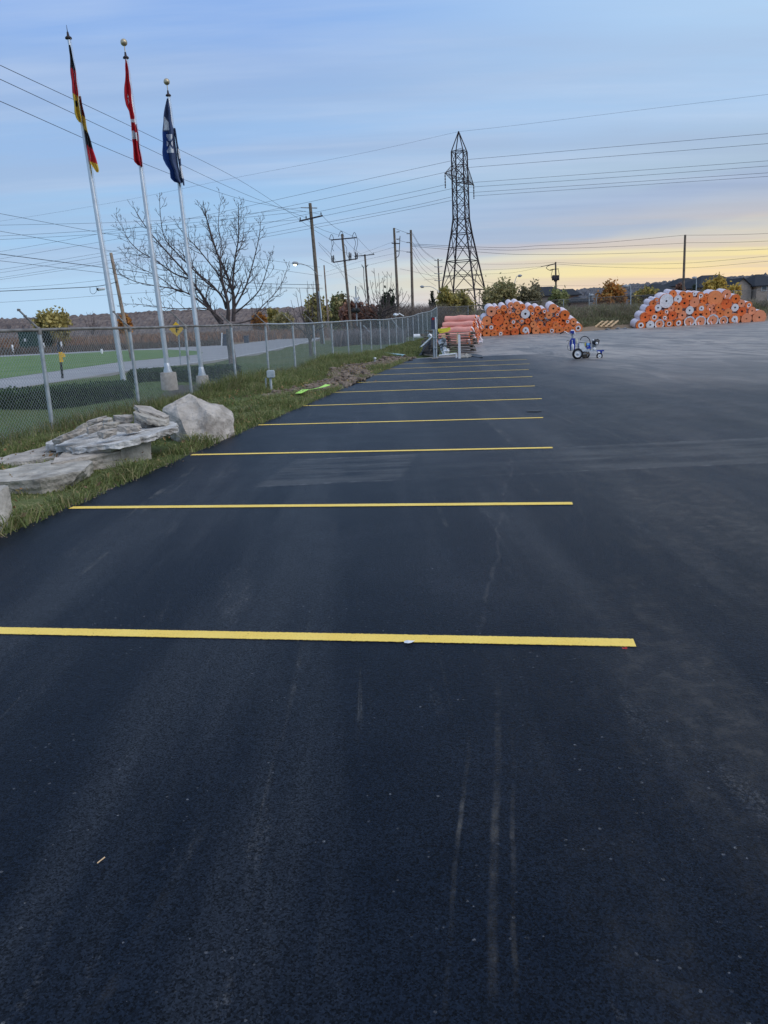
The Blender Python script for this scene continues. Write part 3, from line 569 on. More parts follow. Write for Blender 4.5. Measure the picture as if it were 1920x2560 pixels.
for i, (x, y, wd, hg, tl, lab) in enumerate(STONES):
    px, py = 100+x/3.19, 980+y/3.19; sc_ = 12.0/1923/3.19; W, H = wd*sc_, hg*sc_
    zc = .415+.014*(i % 3)+(0.10 if 'topmost' in lab else (.05 if 'flagstone' in lab or 'back' in lab else 0))
    c = G(px, py, zc); rnd = random.Random(i+40); pts = []; ns_ = rnd.choice((5, 6, 7)); ph = rnd.uniform(0, 6.28)
    for k in range(ns_):
        t = 2*math.pi*k/ns_+ph*.1; rr_ = rnd.uniform(.82, 1.12); xx = math.cos(t)*W/2*rr_; yy = math.sin(t)*max(W*.34, .12)*rr_
        pts.append(c+Vector((xx, yy, -tl*xx*.9+yy*rnd.uniform(-.1, .15)+H*.4)))
    slab('rubble_stone', lab, 'stone', pts, max(.055, H*.85), M['rock'] if i % 3 != 1 else M['rock_block'], .012, .04, 20+i, 'loose stones heaped on the slab', .005)

# ------------------------------------------------------------------ things on the verge
t = thing('meter_box', 'grey electrical box on a short post in the verge grass', 'utility box', G(676, 984))
B0 = G(676, 984); s_ = B0.y/1923
def local(px, py, Y, parent=None): return AT(px, py, Y)
b = MB(); b.tube([AT(679, 990, B0.y), AT(676, 940, B0.y)], .032, 10); b.build('post', M['greybox'], t)
b = MB(); b.tube([AT(666, 985, B0.y+.1), AT(664, 945, B0.y+.1)], .02, 8); b.build('conduit', M['greybox'], t)
b = MB(); c = AT(677, 935, B0.y); b.box(c, (.20, .14, .19)); o = b.build('box', M['greybox'], t)
bm = bmesh.new(); bm.from_mesh(o.data); bmesh.ops.bevel(bm, geom=bm.edges[:], offset=.022, segments=3, affect='EDGES'); bm.to_mesh(o.data); bm.free()
b = MB(); b.box(c+Vector((0, -.078, .0)), (.17, .02, .155)); b.box(c+Vector((.06, -.092, 0)), (.02, .012, .03)); b.build('cover', M['greybox'], t)
def ribbon(name, lab, cat, pts, wd, mat, thick=.006):
    b = MB(); L = []
    for i, p in enumerate(pts):
        d = (pts[min(i+1, len(pts)-1)]-pts[max(i-1, 0)]).normalized(); x = Vector((-d.y, d.x, 0)).normalized()*wd/2; L += [p-x, p+x+Vector((0, 0, .02*math.sin(i*2)))]
    n_ = len(L); b.add(L+[v+Vector((0, 0, thick)) for v in L], [(2*i, 2*i+1, 2*i+3, 2*i+2) for i in range(len(pts)-1)]+[(n_+2*i, n_+2*i+2, n_+2*i+3, n_+2*i+1) for i in range(len(pts)-1)])
    return tag(b.build(name, mat), lab, cat)
ribbon('strap', 'bright lime strap lying across the bare soil', 'strap', [G(745, 984, .13), G(762, 976, .14), G(785, 972, .13), G(805, 968, .14), G(820, 963, .13), G(836, 962, .12)], .14, M['lime'])
b = MB(); b.tube([G(948, 882, .12), G(1012, 889, .12)], .055, 14); tag(b.build('drain_pipe', M['teal']), 'pale teal plastic pipe lying in the grass by the soil', 'pipe')
b = MB(); b.lathe(G(938, 908), [(.05, 0), (.05, .17), (.058, .17), (.058, .22), (.03, .235)], 14); tag(b.build('pipe_stub', M['white']), 'short white capped pipe standing in the soil strip', 'pipe')
b = MB(); b.tube([AT(1034, 841, 47), AT(1055, 840, 47)], [.13, .13], 18, caps=False); b.tube([AT(1034, 841, 47), AT(1055, 840, 47)], [.115, .115], 18, caps=True); tag(b.build('culvert_pipe', M['white']), 'thick white pipe end lying beside the stacked lumber', 'pipe')
b = MB(); pts = [ONE(840, 880, -7.2), ONE(846, 895, -7.1), ONE(856, 905, -6.9), G(868, 911, .1), G(880, 912, .12)]; b.tube(pts, .02, 6); tag(b.build('hose', M['rail']), 'dark hose hanging from the fence into the soil', 'hose')
tr = MB()
P0 = AT(990, 787, 52.5); vs, fs = lump(P0, .16, 77, .7, rough=.35, sub=2); tr.add(vs, fs); tag(tr.build('plastic_bag', M['white']), 'white plastic bag snagged on top of the chain link fence', 'bag')
b = MB(); b.tube([AT(997, 783, 53), AT(1010, 790.5, 53)], .035, 8); tag(b.build('pipe_offcut', M['white']), 'white pipe offcut caught on the fence beside the bag', 'pipe')
for px, lab in ((1, 0),): pass

# ------------------------------------------------------------------ flagpoles and flags
def flagpole(pb, pt, Y, label, ball, foot=None, truck=None):
    B_ = AT(*pb, Y); T = AT(*pt, Y); d = (B_-T); 
    if foot is None: B_ = T+d*((T.z)/(T.z-B_.z))
    else: B_ = T+d*((T.z-foot[2])/(T.z-B_.z))
    fl = thing('flagpole', label, 'flagpole', Vector((B_.x, B_.y, 0)), 'flagpoles behind the fence')
    b = MB(); b.tube([B_, B_.lerp(T, .35), B_.lerp(T, .7), T], [.068, .062, .046, .030], 14); b.build('pole', M['alu'], fl)
    b = MB(); b.lathe(B_.lerp(T, .0), [(.12, -.01), (.12, .02), (.085, .16), (.08, .24), (.07, .25)], 16, T-B_); b.build('shoe', M['alu'], fl)
    if foot: b = MB(); b.lathe(Vector((B_.x, B_.y, -.05)), [(foot[0], 0), (foot[1], foot[2]+.045), (foot[1]-.02, foot[2]+.05)], 24); b.build('footing', M['concrete'], fl)
    ax = (T-B_).normalized(); b = MB(); b.lathe(T, [(.03, -.02), (.075, .0), (.07, .03), (.03, .06), (.02, .14)], 12, ax); b.build('truck', M['steel_dark'], fl)
    b = MB()
    if ball: b.tube([T, T+ax*.30], .012, 6); b.ball(T+ax*.36, .085, 10); b.build('finial_ball', simple('bronze_ball', (.45, .38, .26), .35, .2, 8, .7), fl)
    else: b.tube([T, T+ax*.28], [.014, .004], 6); b.build('finial_spike', M['steel_dark'], fl)
    b = MB(); off = Vector((.09, -.03, 0)); b.tube([T+off*.6, B_.lerp(T, .5)+off, B_.lerp(T, .12)+off*.8], .004, 4); b.build('halyard', M['white'], fl)
    return fl
flagpole((307, 940), (171.5, 97), 19.5, 'leftmost aluminium flagpole with a spike tip', False)
flagpole((420, 930), (315, 146), 21.56, 'middle aluminium flagpole with ball tip on the taller concrete footing', True, (.235, .215, .56))
flagpole((505, 937), (421, 240), 23.63, 'rightmost aluminium flagpole with ball tip on a low concrete footing', True, (.20, .18, .32))
def flag(name, lab, lobes, Y, colf, seed):
    b = MB(); ns_, nc = 64, 18
    for li, (rows, dy) in enumerate(lobes):
        ys = [r_[0] for r_ in rows]; pts = []
        for i in range(ns_+1):
            y = ys[0]+(ys[-1]-ys[0])*i/ns_; xl = np.interp(y, ys, [r_[1] for r_ in rows]); xr = np.interp(y, ys, [r_[2] for r_ in rows])
            for k in range(nc+1):
                s = k/nc; amp = .16*min(1, i/10+.1)
                dep = amp*math.sin(s*math.pi*2.6+seed+li+y*.006)+.03*math.sin(s*17+y*.05)
                edge = 1.2*math.sin(y*.11+seed)*(s-.5)
                pts.append(AT(xl+(xr-xl)*s+edge, y, Y+dy+dep))
        for i in range(ns_):
            y = ys[0]+(ys[-1]-ys[0])*(i+.5)/ns_
            for k in range(nc):
                a = i*(nc+1)+k; b.add([pts[a], pts[a+1], pts[a+nc+2], pts[a+nc+1]], [(0, 1, 2, 3)], colf(li, y, (k+.5)/nc), True)
    o = b.build(name, M['flag'], loc=AT(lobes[0][0][0][1], lobes[0][0][0][0], Y)); return tag(o, lab, 'flag', 'limp flags hanging on the poles')
BK, RD, GD, WH, NB = (.030, .028, .034), (.62, .04, .055), (.80, .60, .11), (.85, .86, .88), (.085, .115, .21)
def fc1(li, y, s):
    if li == 0:
        if 250 < y < 268 and .3 < s < .75: return BK
        return BK if y < 168+s*8 else (RD if y < 232+s*10 else GD)
    return (.20, .02, .03) if y < 288+s*6 else (GD if y < 322+s*10 else (BK if y < 362+s*12 else (RD if y < 402+s*8 else GD)))
flag('flag', 'limp black red and gold flag on the leftmost pole', [([(112, 172.5, 175), (150, 174.5, 184), (185, 176.5, 190), (220, 180, 194), (255, 184, 197), (280, 186, 200), (296, 191, 203), (306, 198, 203)], -.05), ([(240, 197, 202), (270, 203, 208), (300, 208, 214), (330, 212, 220), (360, 217, 229), (385, 220, 237), (408, 226, 243), (424, 236, 248), (431, 241, 247)], .10)], 19.4, fc1, 1)
def fc2(li, y, s):
    if li == 0 and 236 < y < 262 and .45 < s < .62 and math.sin(y*.9+s*20) > -.3: return WH
    if li == 0 and (298 < y < 306 or 327+s*3 < y < 347+s*3): return WH
    return RD if y < 400 else (.40, .015, .03)
flag('flag', 'limp red and white flag on the middle pole', [([(148, 313, 316), (180, 313.5, 322), (215, 311, 326), (245, 310.5, 329), (262, 314, 331), (278, 323, 333), (290, 325, 336), (330, 329, 341), (380, 333, 347), (404, 335.5, 351), (414, 345, 353)], -.05), ([(310, 339, 342), (350, 343, 347), (385, 348, 352), (417, 354, 357)], .10)], 21.45, fc2, 2)
def fc3(li, y, s):
    if li == 0 and 290 < y < 326 and .1 < s < .1+.5*min(1, (y-290)/15): return WH
    if li == 0 and 336 < y < 381 and .36 < s < .84 and not (abs((y-336)/45-.5-(s-.6)*1.1) < .10 or abs((y-336)/45-.5+(s-.6)*1.1) < .08): return WH
    if li == 1 and (372 < y < 396 or 414 < y < 446) and s > .35: return WH
    return (.035, .085, .28) if (li == 0 and s < .42 and y > 330) else NB
flag('flag', 'limp navy flag with white figures on the rightmost pole', [([(246, 416.5, 421), (290, 408.5, 428), (330, 406.5, 434), (380, 406, 440), (398, 408, 443), (412, 414, 446), (426, 424, 449), (446, 427, 452), (455, 436, 455), (458, 446, 455)], -.05), ([(320, 434, 438), (370, 441, 447), (400, 445, 452), (440, 451, 458), (464, 458, 462)], .10)], 23.5, fc3, 3)

# ------------------------------------------------------------------ hedges and mulch
def hedge(lab, A, B_, depth, h, nleaf, seed, leaf=.035):
    A = Vector(A); B_ = Vector(B_); d = (B_-A); L = d.length; d.normalize(); q = Vector((-d.y, d.x, 0)); r_ = np.random.default_rng(seed)
    t = thing('hedge', lab, 'hedge', (A+B_)/2, 'clipped hedges behind the fence')
    b = MB(); b.box((A+B_)/2+q*depth/2+Vector((0, 0, h*.46)), (L-.12, depth-.12, h*.9), Matrix((d, q, Vector((0, 0, 1)))).transposed()); b.build('dark_core', simple('hedge_inner', (.012, .018, .010), .9, .2, 5), t)  # dark box filling the hedge, its inner shade put into the colour
    n = nleaf; face = r_.choice(4, n, p=[.5, .3, .1, .1]); u = r_.uniform(0, 1, n); v = r_.uniform(0, 1, n); off = r_.normal(0, .035, n)+.01*np.sin(u*40)+.015*np.sin(u*11+v*5)
    e = np.where(face < 2, u*L, np.where(face == 2, off, L-off)); dpt = np.where(face == 0, -off*.8, np.where(face == 1, v*depth, u*depth)); z = np.where(face == 1, h+off*.8, v*h)
    P = np.array(A)[None]+np.array(d)[None]*e[:, None]+np.array(q)[None]*dpt[:, None]; P[:, 2] += z
    leafcloud('foliage', P, leaf, [(.035, .075, .028), (.05, .10, .036), (.09, .145, .05), (.026, .055, .022)], t, r_)
    return t
def leafcloud(name, P, size, cols, parent, r_, colscale=None):
    n = len(P); a = r_.normal(0, 1, (n, 3)); a /= np.linalg.norm(a, axis=1, keepdims=True); b_ = np.cross(a, r_.normal(0, 1, (n, 3))); b_ /= np.linalg.norm(b_, axis=1, keepdims=True)
    s = size*r_.uniform(.6, 1.4, (n, 1)); V = np.stack([P-a*s, P+b_*s*.55, P+a*s, P-b_*s*.55], 1).reshape(-1, 3); F = np.arange(4*n).reshape(n, 4)
    C = np.array(cols)[r_.integers(0, len(cols), n)]*r_.uniform(.75, 1.25, (n, 1))
    if colscale is not None: C = C*colscale[:, None]
    return fastmesh(name, V, F, M['leaf'], C, parent)
hedge('low clipped dark hedge behind the fence at the left', G(-150, 1048), G(333, 1009), 1.15, .46, 15000, 1)
hedge('low clipped hedge behind the flagpole footings, nearer the bare tree', G(325, 966), G(590, 953), .9, .46, 12000, 2, .04)
m, p = new_mat('mulch'); co = COORD('World'); a2 = NOISE(co, 22, 5, .75); LK(MIX(SMOOTH(a2, .3, .7), (.045, .034, .034), (.14, .115, .11)), p.inputs['Base Color']); p.inputs['Roughness'].default_value = .95; BUMP(p, a2, 1, .06); M['mulch'] = m
mp_ = [G(x, y, .075) for x, y in [(330, 966), (480, 962), (600, 952), (600, 962), (530, 972), (470, 990), (400, 996), (340, 994)]]
b = MB(); b.add(mp_+[v-Vector((0, 0, .2)) for v in mp_], [tuple(range(8))]+[(i, (i+1) % 8, (i+1) % 8+8, i+8) for i in range(8)]); tag(b.build('mulch_bed', M['mulch']), kind='structure')

e = rng.uniform(-7.3, -4.2, 1500); n = rng.uniform(4, 34, 1500); LP_ = enarr(e, n, .06+.05*0); LP_[:, 2] += rng.uniform(0, .06, 1500)
o = leafcloud('fallen_leaves', LP_, .028, [(.34, .22, .09), (.28, .16, .08), (.42, .30, .14), (.22, .15, .09)], None, np.random.default_rng(44)); tag(o, 'dry brown leaves scattered through the verge grass', kind='stuff')

# ------------------------------------------------------------------ trees
def catmull(P, sub=4):
    P = [Vector(p) for p in P]; out_ = []
    for i in range(len(P)-1):
        p0, p1, p2, p3 = P[max(i-1, 0)], P[i], P[i+1], P[min(i+2, len(P)-1)]
        for k in range(sub):
            t = k/sub; out_.append(.5*((2*p1)+(p2-p0)*t+(2*p0-5*p1+4*p2-p3)*t*t+(3*p1-p0-3*p2+p3)*t**3))
    return out_+[P[-1]]
def twigs(b, path, r0, r1, rnd, level, length, density, up=.5, minr=.004):
    n = len(path)
    tot = sum((path[i+1]-path[i]).length for i in range(n-1)); k = max(2, int(tot*density)); side = 1
    for j in range(k):
        f = (.14+.84*(j+rnd.random()*.7)/k); idx = min(n-2, int(f*(n-1))); p = path[idx].lerp(path[idx+1], f*(n-1)-idx); d = (path[idx+1]-path[idx]).normalized()
        r = max(minr, (r0+(r1-r0)*f)*.55); L = length*(1.15-.75*f)*rnd.uniform(.5, 1.3); side = -side
        ax = d.cross(Vector((rnd.uniform(-.5, .5), 1, rnd.uniform(-.3, .3)))).normalized(); ang = rnd.uniform(.55, 1.0)*side
        dd = (Matrix.Rotation(ang, 3, d.cross(ax).normalized()) @ d + Vector((rnd.uniform(-.25, .25), rnd.uniform(-.45, .45), rnd.uniform(-.1, .2)))).normalized()
        pts = [p]; q = p.copy(); cur = dd.copy(); m_ = 5
        for s in range(m_):
            cur = (cur+Vector((rnd.uniform(-.14, .14), rnd.uniform(-.14, .14), up*.30+rnd.uniform(-.08, .12)))).normalized(); q = q+cur*L/m_; pts.append(q.copy())
        b.tube(pts, [r+(minr*.7-r)*i/m_ for i in range(m_+1)], 4 if level else 5, caps=False)
        if level > 0: twigs(b, pts, r, minr*.7, rnd, level-1, L*.55, density*1.25, up, minr)
def bare_limbs(name, lab, base, trunk, limbs, r_base, rnd_seed, tw_len, density, levels=1, minr=.005, group=None, up=.5):
    rnd = random.Random(rnd_seed); t = thing(name, lab, 'tree', base, group)
    b = MB(); path = catmull(trunk, 4); n = len(path); b.tube(path, [r_base*(1-.30*i/(n-1))*(1.25 if i == 0 else 1) for i in range(n)], 12); b.build('trunk', M['bark'], t)
    c = MB()
    for pts, ra, rb in limbs:
        path = catmull(pts, 4); n = len(path); c.tube(path, [ra+(rb-ra)*(i/(n-1))**.8 for i in range(n)], 7, caps=False); twigs(c, path, ra, rb, rnd, levels, tw_len, density, up, minr)
    c.build('crown', M['twig'], t); return t
Yt = 32.5; s_ = 1/3.606
def LP(pts, dy):        # limb traced on the photograph's tree, swept through depth dy
    m_ = len(pts)-1; return [AT(280+x*s_, 470+y*s_, Yt+dy*(i/m_)) for i, (x, y) in enumerate(pts)]
fork = (1055, 1215)
limbs = [(LP([(990, 1230), (950, 1180), (880, 1080), (820, 980), (740, 870), (650, 750), (480, 560), (350, 410), (250, 270), (195, 170)], .8), .085, .010),
 (LP([(1045, 1200), (1045, 1040), (990, 830), (970, 650), (900, 460), (850, 260), (820, 130)], -.6), .085, .010),
 (LP([(1095, 1200), (1100, 1000), (1060, 850), (1000, 700), (940, 560), (860, 300), (800, 150)], .9), .085, .009),
 (LP([(1095, 1120), (1090, 850), (1110, 640), (1140, 450), (1140, 250), (1140, 130)], -.9), .055, .008),
 (LP([(1100, 1090), (1200, 900), (1260, 720), (1330, 420), (1335, 260)], .6), .045, .008),
 (LP([(1110, 1130), (1260, 1000), (1350, 880), (1420, 640), (1430, 580)], -1.2), .036, .007),
 (LP([(1060, 1230), (1250, 1190), (1340, 1080), (1460, 960), (1540, 840), (1600, 660)], .7), .034, .007),
 (LP([(890, 1100), (700, 960), (560, 910), (380, 880), (200, 840), (60, 760), (30, 680)], -1.6), .036, .006),
 (LP([(1030, 1090), (980, 960), (830, 830), (690, 690), (560, 560), (470, 440), (435, 220), (430, 40)], -1.0), .050, .007),
 (LP([(1000, 1200), (860, 1090), (600, 1090), (440, 1075), (250, 1050), (60, 1045)], -1.2), .034, .006),
 (LP([(700, 820), (560, 770), (390, 650), (250, 570), (150, 470), (100, 370), (15, 225)], 1.6), .036, .006),
 (LP([(1000, 830), (850, 640), (760, 530), (690, 460), (600, 350), (572, 295)], -1.4), .032, .006),
 (LP([(1040, 1060), (920, 890), (780, 770), (690, 650), (530, 500), (460, 410)], 1.5), .036, .006),
 (LP([(880, 1090), (740, 980), (600, 900), (520, 740), (440, 600), (400, 480)], 1.3), .034, .006),
 (LP([(970, 650), (985, 500), (960, 350), (970, 180), (995, 90)], 1.2), .026, .006),
 (LP([(1120, 620), (1170, 500), (1190, 350), (1185, 240)], 1.3), .022, .005),
 (LP([(560, 910), (420, 800), (250, 720), (160, 660), (70, 540)], .8), .022, .005)]
tb = G(583, 927)
bare_limbs('bare_tree', 'large spreading leafless tree beside the road behind the flagpoles', tb, [tb-Vector((0, 0, .1)), AT(580, 890, Yt), AT(574, 850, Yt), AT(572, 822, Yt)], limbs, .17, 4, .85, 4.2, 2, .0060, up=.55)
def auto_tree(lab, px, base_y, Y, top_y, half, seed, r=.10, nl=9, zb=None, tw=.8, dens=2.0, minr=.007, group=None, name='bare_tree', splay=1.0):
    rnd = random.Random(seed); base = AT(px, base_y, Y); base.z = zb if zb is not None else base.z; top = AT(px, top_y, Y); H = top.z-base.z; Wd = half*Y/1923
    fk = base+Vector((rnd.uniform(-.1, .1), 0, H*.28)); L = []
    for i in range(nl):
        f = (i+.5)/nl*2-1; x = f*Wd*splay; y = rnd.uniform(-Wd, Wd)*.8; hz = H*(1-.42*abs(f)**1.5)*rnd.uniform(.85, 1.0)
        st = fk+Vector((0, 0, rnd.uniform(-.1, .12)*H)); e_ = base+Vector((x, y, hz)); mid_ = st.lerp(e_, .5)+Vector((x*.22, y*.2, -H*.03)); L.append(([st, st.lerp(mid_, .5), mid_, e_], r*.42, minr))
    return bare_limbs(name, lab, base, [base-Vector((0, 0, .3)), base.lerp(fk, .5), fk], L, r, seed, tw, dens, 1, minr, group)
auto_tree('slim leafless tree behind the fence right of the big bare tree', 778, 893, 41.3, 690, 66, 11, .10, 9, 0, .8, 2.2, .008, splay=.9)
auto_tree('fan shaped leafless tree behind the fence beside the utility poles', 958, 815, 84, 660, 75, 12, .16, 14, 0, 1.5, 1.1, .018, name='bare_tree')
auto_tree('small bare tree on the far left skyline right of the yellow willow', 235, 845, 210, 770, 22, 13, .14, 7, 0, 1.6, .8, .03)
def leafy(lab, px, base_y, Y, top_y, half, cols, seed, nleaf=3500, leaf=.22, zb=0, name='leafy_tree', trunk=.16, shape='round', clumps=26, group=None, low=.12):
    r_ = np.random.default_rng(seed); base = AT(px, base_y, Y); base.z = zb; top = AT(px, top_y, Y); H = top.z-zb; Wd = half*Y/1923
    t = thing(name, lab, 'tree' if 'shrub' not in name else 'shrub', base, group)
    b = MB(); b.tube([base-Vector((0, 0, .3)), base+Vector((0, 0, H*.5)), base+Vector((.05*H, 0, H*.85))], [trunk, trunk*.6, trunk*.2], 8)
    for k in range(6):
        a = r_.uniform(0, 6.28); z0 = H*r_.uniform(.2, .5); b.tube([base+Vector((0, 0, z0)), base+Vector((math.cos(a)*Wd*.35, math.sin(a)*Wd*.35, z0+H*.18)), base+Vector((math.cos(a)*Wd*.7, math.sin(a)*Wd*.7, z0+H*.34))], [trunk*.4, trunk*.25, trunk*.08], 5)
    b.build('trunk', M['bark'], t)
    cs = []
    while len(cs) < clumps:
        q = r_.uniform(-1, 1, 3)
        if shape == 'cone':
            hh = (q[2]+1)/2; rad = (1-hh)*1.0
            if math.hypot(q[0], q[1]) < rad: cs.append((q[0]*Wd, q[1]*Wd, H*(.05+.93*hh)))
        elif q @ q < 1: cs.append((q[0]*Wd*.82, q[1]*Wd*.82, H*(low+(1-low)*.5)+q[2]*H*(1-low)*.42))
    cs = np.array(cs); cl = r_.integers(0, clumps, nleaf); sg = np.array([Wd, Wd, H*.6])*(.17 if shape != 'cone' else .10)
    P = cs[cl]+r_.normal(0, 1, (nleaf, 3))*sg; P[:, 2] = np.clip(P[:, 2], .02*H, None); P += np.array(base)
    tint = r_.uniform(.7, 1.25, clumps)[cl]
    leafcloud('crown', P, leaf, cols, t, r_, tint); return t
YG = [(.36, .31, .10), (.44, .35, .10), (.28, .26, .09)]; OL = [(.26, .25, .12), (.33, .29, .14), (.39, .33, .16)]; OR = [(.46, .20, .05), (.54, .26, .06), (.36, .17, .06)]; DG = [(.04, .055, .035), (.06, .075, .045)]; GR = [(.12, .145, .06), (.17, .18, .07)]; RU = [(.24, .12, .085), (.28, .15, .10), (.20, .12, .10)]; YE = [(.62, .43, .09), (.50, .37, .10), (.68, .48, .12)]
leafy('yellow green willow bush on the far side of the road at left', 140, 872, 110, 778, 42, [(.40, .33, .12), (.50, .41, .15), (.32, .28, .11)], 1, 5200, .30, low=.15)
leafy('dark green bush beside the green utility cabinet at left', 118, 882, 97, 828, 17, [(.03, .045, .03), (.045, .06, .035)], 2, 1600, .20, name='shrub', low=.02)
leafy('small orange tree in front of the wooded hill at left', 248+70, 860, 240, 790, 18, OR, 3, 1200, .5)
leafy('orange maple below the wooded hill right of the big bare tree', 650, 826, 260, 786, 20, OR, 4, 1500, .55)
leafy('golden poplar below the wooded hill beside the orange maple', 686, 824, 250, 772, 16, YG, 5, 1300, .5)
leafy('olive tree below the hill behind the golden poplar', 708, 824, 240, 785, 26, OL, 6, 1500, .5)
leafy('olive gold tree between the first two utility poles', 795, 822, 130, 745, 30, OL+YG, 7, 3600, .30)
leafy('olive green tree behind the second utility pole', 850, 820, 140, 740, 36, OL+GR, 8, 3800, .32)
leafy('russet bush behind the railway signal', 880, 818, 110, 752, 34, RU, 9, 3000, .28)
leafy('russet bush between fence and fan shaped tree', 925, 815, 100, 762, 36, RU, 10, 3200, .28)
leafy('dark conifer behind the fan shaped bare tree', 972, 812, 96, 732, 24, DG, 11, 2200, .24, low=.05)
leafy('narrow small spruce on the skyline left of the tower', 1082, 800, 118, 716, 12, DG, 12, 1500, .22, 1.2, shape='cone')
leafy('yellow shrub at the left foot of the tower', 1118, 800, 125, 728, 30, YG, 13, 2600, .28, 1.2)
leafy('yellow shrub between the legs of the tower', 1155, 800, 128, 724, 34, YG+OL, 14, 2800, .28, 1.2)
leafy('large olive tree right of the tower behind the left roll pile', 1246, 800, 118, 706, 46, OL+[(.32, .27, .11)], 15, 4200, .24, 1.4, clumps=34)
leafy('small dark conifer under the large olive tree', 1257, 795, 112, 733, 8, DG, 16, 900, .2, 1.4, shape='cone')
leafy('grey green shrub left of the dark roofed house', 1322, 795, 122, 718, 26, [(.22, .20, .12), (.28, .24, .14)], 17, 2600, .26, 1.4)
leafy('thin pale tree on the skyline left of the dark roofed house', 1340, 795, 150, 705, 18, [(.24, .21, .13), (.20, .18, .11)], 18, 800, .26, 1.4)
leafy('pale green shrub in front of the dark roofed house', 1396, 792, 118, 724, 22, [(.24, .26, .10), (.30, .30, .13)], 19, 2400, .24, 1.4)
leafy('orange tree in the middle of the gap between the roll piles', 1525, 790, 135, 714, 36, OR+[(.42, .27, .09)], 20, 4200, .30, 1.0)
leafy('golden bush right of the orange tree', 1610, 788, 130, 724, 34, YG+[(.38, .26, .08)], 21, 3600, .28, 1.0)
leafy('bright yellow tree in front of the big grey house at right', 1786, 775, 125, 696, 32, YE, 22, 4200, .26, 1.4)
leafy('small yellow tree left of the gabled house', 1835, 770, 122, 712, 14, YE, 23, 1500, .24, 1.4)
leafy('dark spruce left of the bright yellow tree', 1735, 775, 130, 694, 14, DG, 24, 2200, .24, 1.4, shape='cone', clumps=40)
leafy('rust coloured shrub at the foot of the right hand pole', 1700, 780, 122, 708, 14, RU, 25, 1400, .24, 1.4)
# brown brush behind the fences: uncountable
def brush(name, lab, n, pxr, Yr, topf, cols, wd, zbf, lean=.35):
    x = rng.uniform(*pxr, n); Y = rng.uniform(*Yr, n); P = np.zeros((n, 3)); h = np.zeros(n)
    for i in range(n):
        a = AT(x[i], 800, Y[i]); e_, n_ = a.x*EV.x+a.y*EV.y, a.x*NV.x+a.y*NV.y; z = zbf(e_, n_); ty = topf(x[i]); top = AT(x[i], ty, Y[i]).z; P[i] = (a.x, a.y, z-.05); h[i] = max(.3, (top-z)*rng.uniform(.35, 1.0)**.8)
    return blades(name, lab, P, h, wd, cols, lean, mat='leaf')
BR = [(.25, .21, .16), (.19, .16, .125), (.31, .255, .185), (.15, .14, .10), (.22, .21, .13)]
brush('brush', 'brown leafless thicket along the skyline behind the far fence corner', 9000, (975, 1105), (88, 112), lambda x: 748+10*math.sin(x*.21)+6*math.sin(x*.6), [(.20, .16, .135), (.16, .13, .115), (.25, .195, .155)], .045, lambda e, n: 0.0, .6)
brush('brush', 'brown weedy brush on the bank behind the orange roll piles', 16000, (1090, 1960), (92, 112), lambda x: np.interp(x, [1090, 1180, 1300, 1400, 1500, 1600, 1700, 1800, 1920], [772, 770, 768, 765, 758, 760, 752, 748, 742])+7*math.sin(x*.13)+5*math.sin(x*.31), BR, .055, lambda e, n: zt(e, n), .6)
def bank_weeds(lab, n, e0, e1, d0, d1, hm, cols):
    e = rng.uniform(e0, e1, n); nn = np.array([front_n(v) for v in e])+rng.uniform(d0, d1, n)**1.0; hv = hm*rng.uniform(.25, 1.1, n)*(1+.5*vnoise(e, nn, .9)); blades('weeds', lab, enarr(e, nn, -.05), np.clip(hv, .08, None), .022, cols, .8, mat='leaf')
bank_weeds('green and straw weeds at the foot of the bank between the roll piles', 14000, 6.5, 15, 1.8, 8, .42, [(.15, .17, .075), (.21, .205, .10), (.11, .14, .065), (.34, .30, .19), (.25, .21, .14)])
bank_weeds('tall brown weeds higher on the bank between the roll piles', 12000, 5, 17, 5, 16, 1.15, [(.26, .23, .16), (.19, .18, .11), (.33, .28, .19), (.17, .19, .09), (.22, .18, .13)])
bank_weeds('green weeds at the foot of the bank right of the right pile', 5000, 28.5, 40, .2, 9, .6, [(.15, .17, .075), (.21, .205, .10), (.11, .14, .065), (.25, .21, .14)])
brush('vineyard', 'rust brown vineyard rows below the wooded hill', 16000, (-150, 820), (105, 190), lambda x: 838-.028*x+3*math.sin(x*.3), [(.32, .18, .115), (.26, .16, .115), (.36, .215, .13), (.20, .15, .12)], .09, lambda e, n: .05, .5)
brush('hedgerow', 'dark scrub strip along the far side of the road at left', 7000, (-100, 560), (82, 100), lambda x: 862-.035*x+3*math.sin(x*.25), [(.13, .10, .085), (.17, .125, .095), (.10, .09, .075)], .05, lambda e, n: .05, .6)
brush('shrub_row', 'grey purple ornamental grasses inside the road bend behind the fence', 4200, (830, 1010), (60, 68), lambda x: 812-.02*(x-830)+3*math.sin(x*.3), [(.27, .22, .22), (.20, .17, .17), (.32, .27, .26)], .03, lambda e, n: .0, .5)
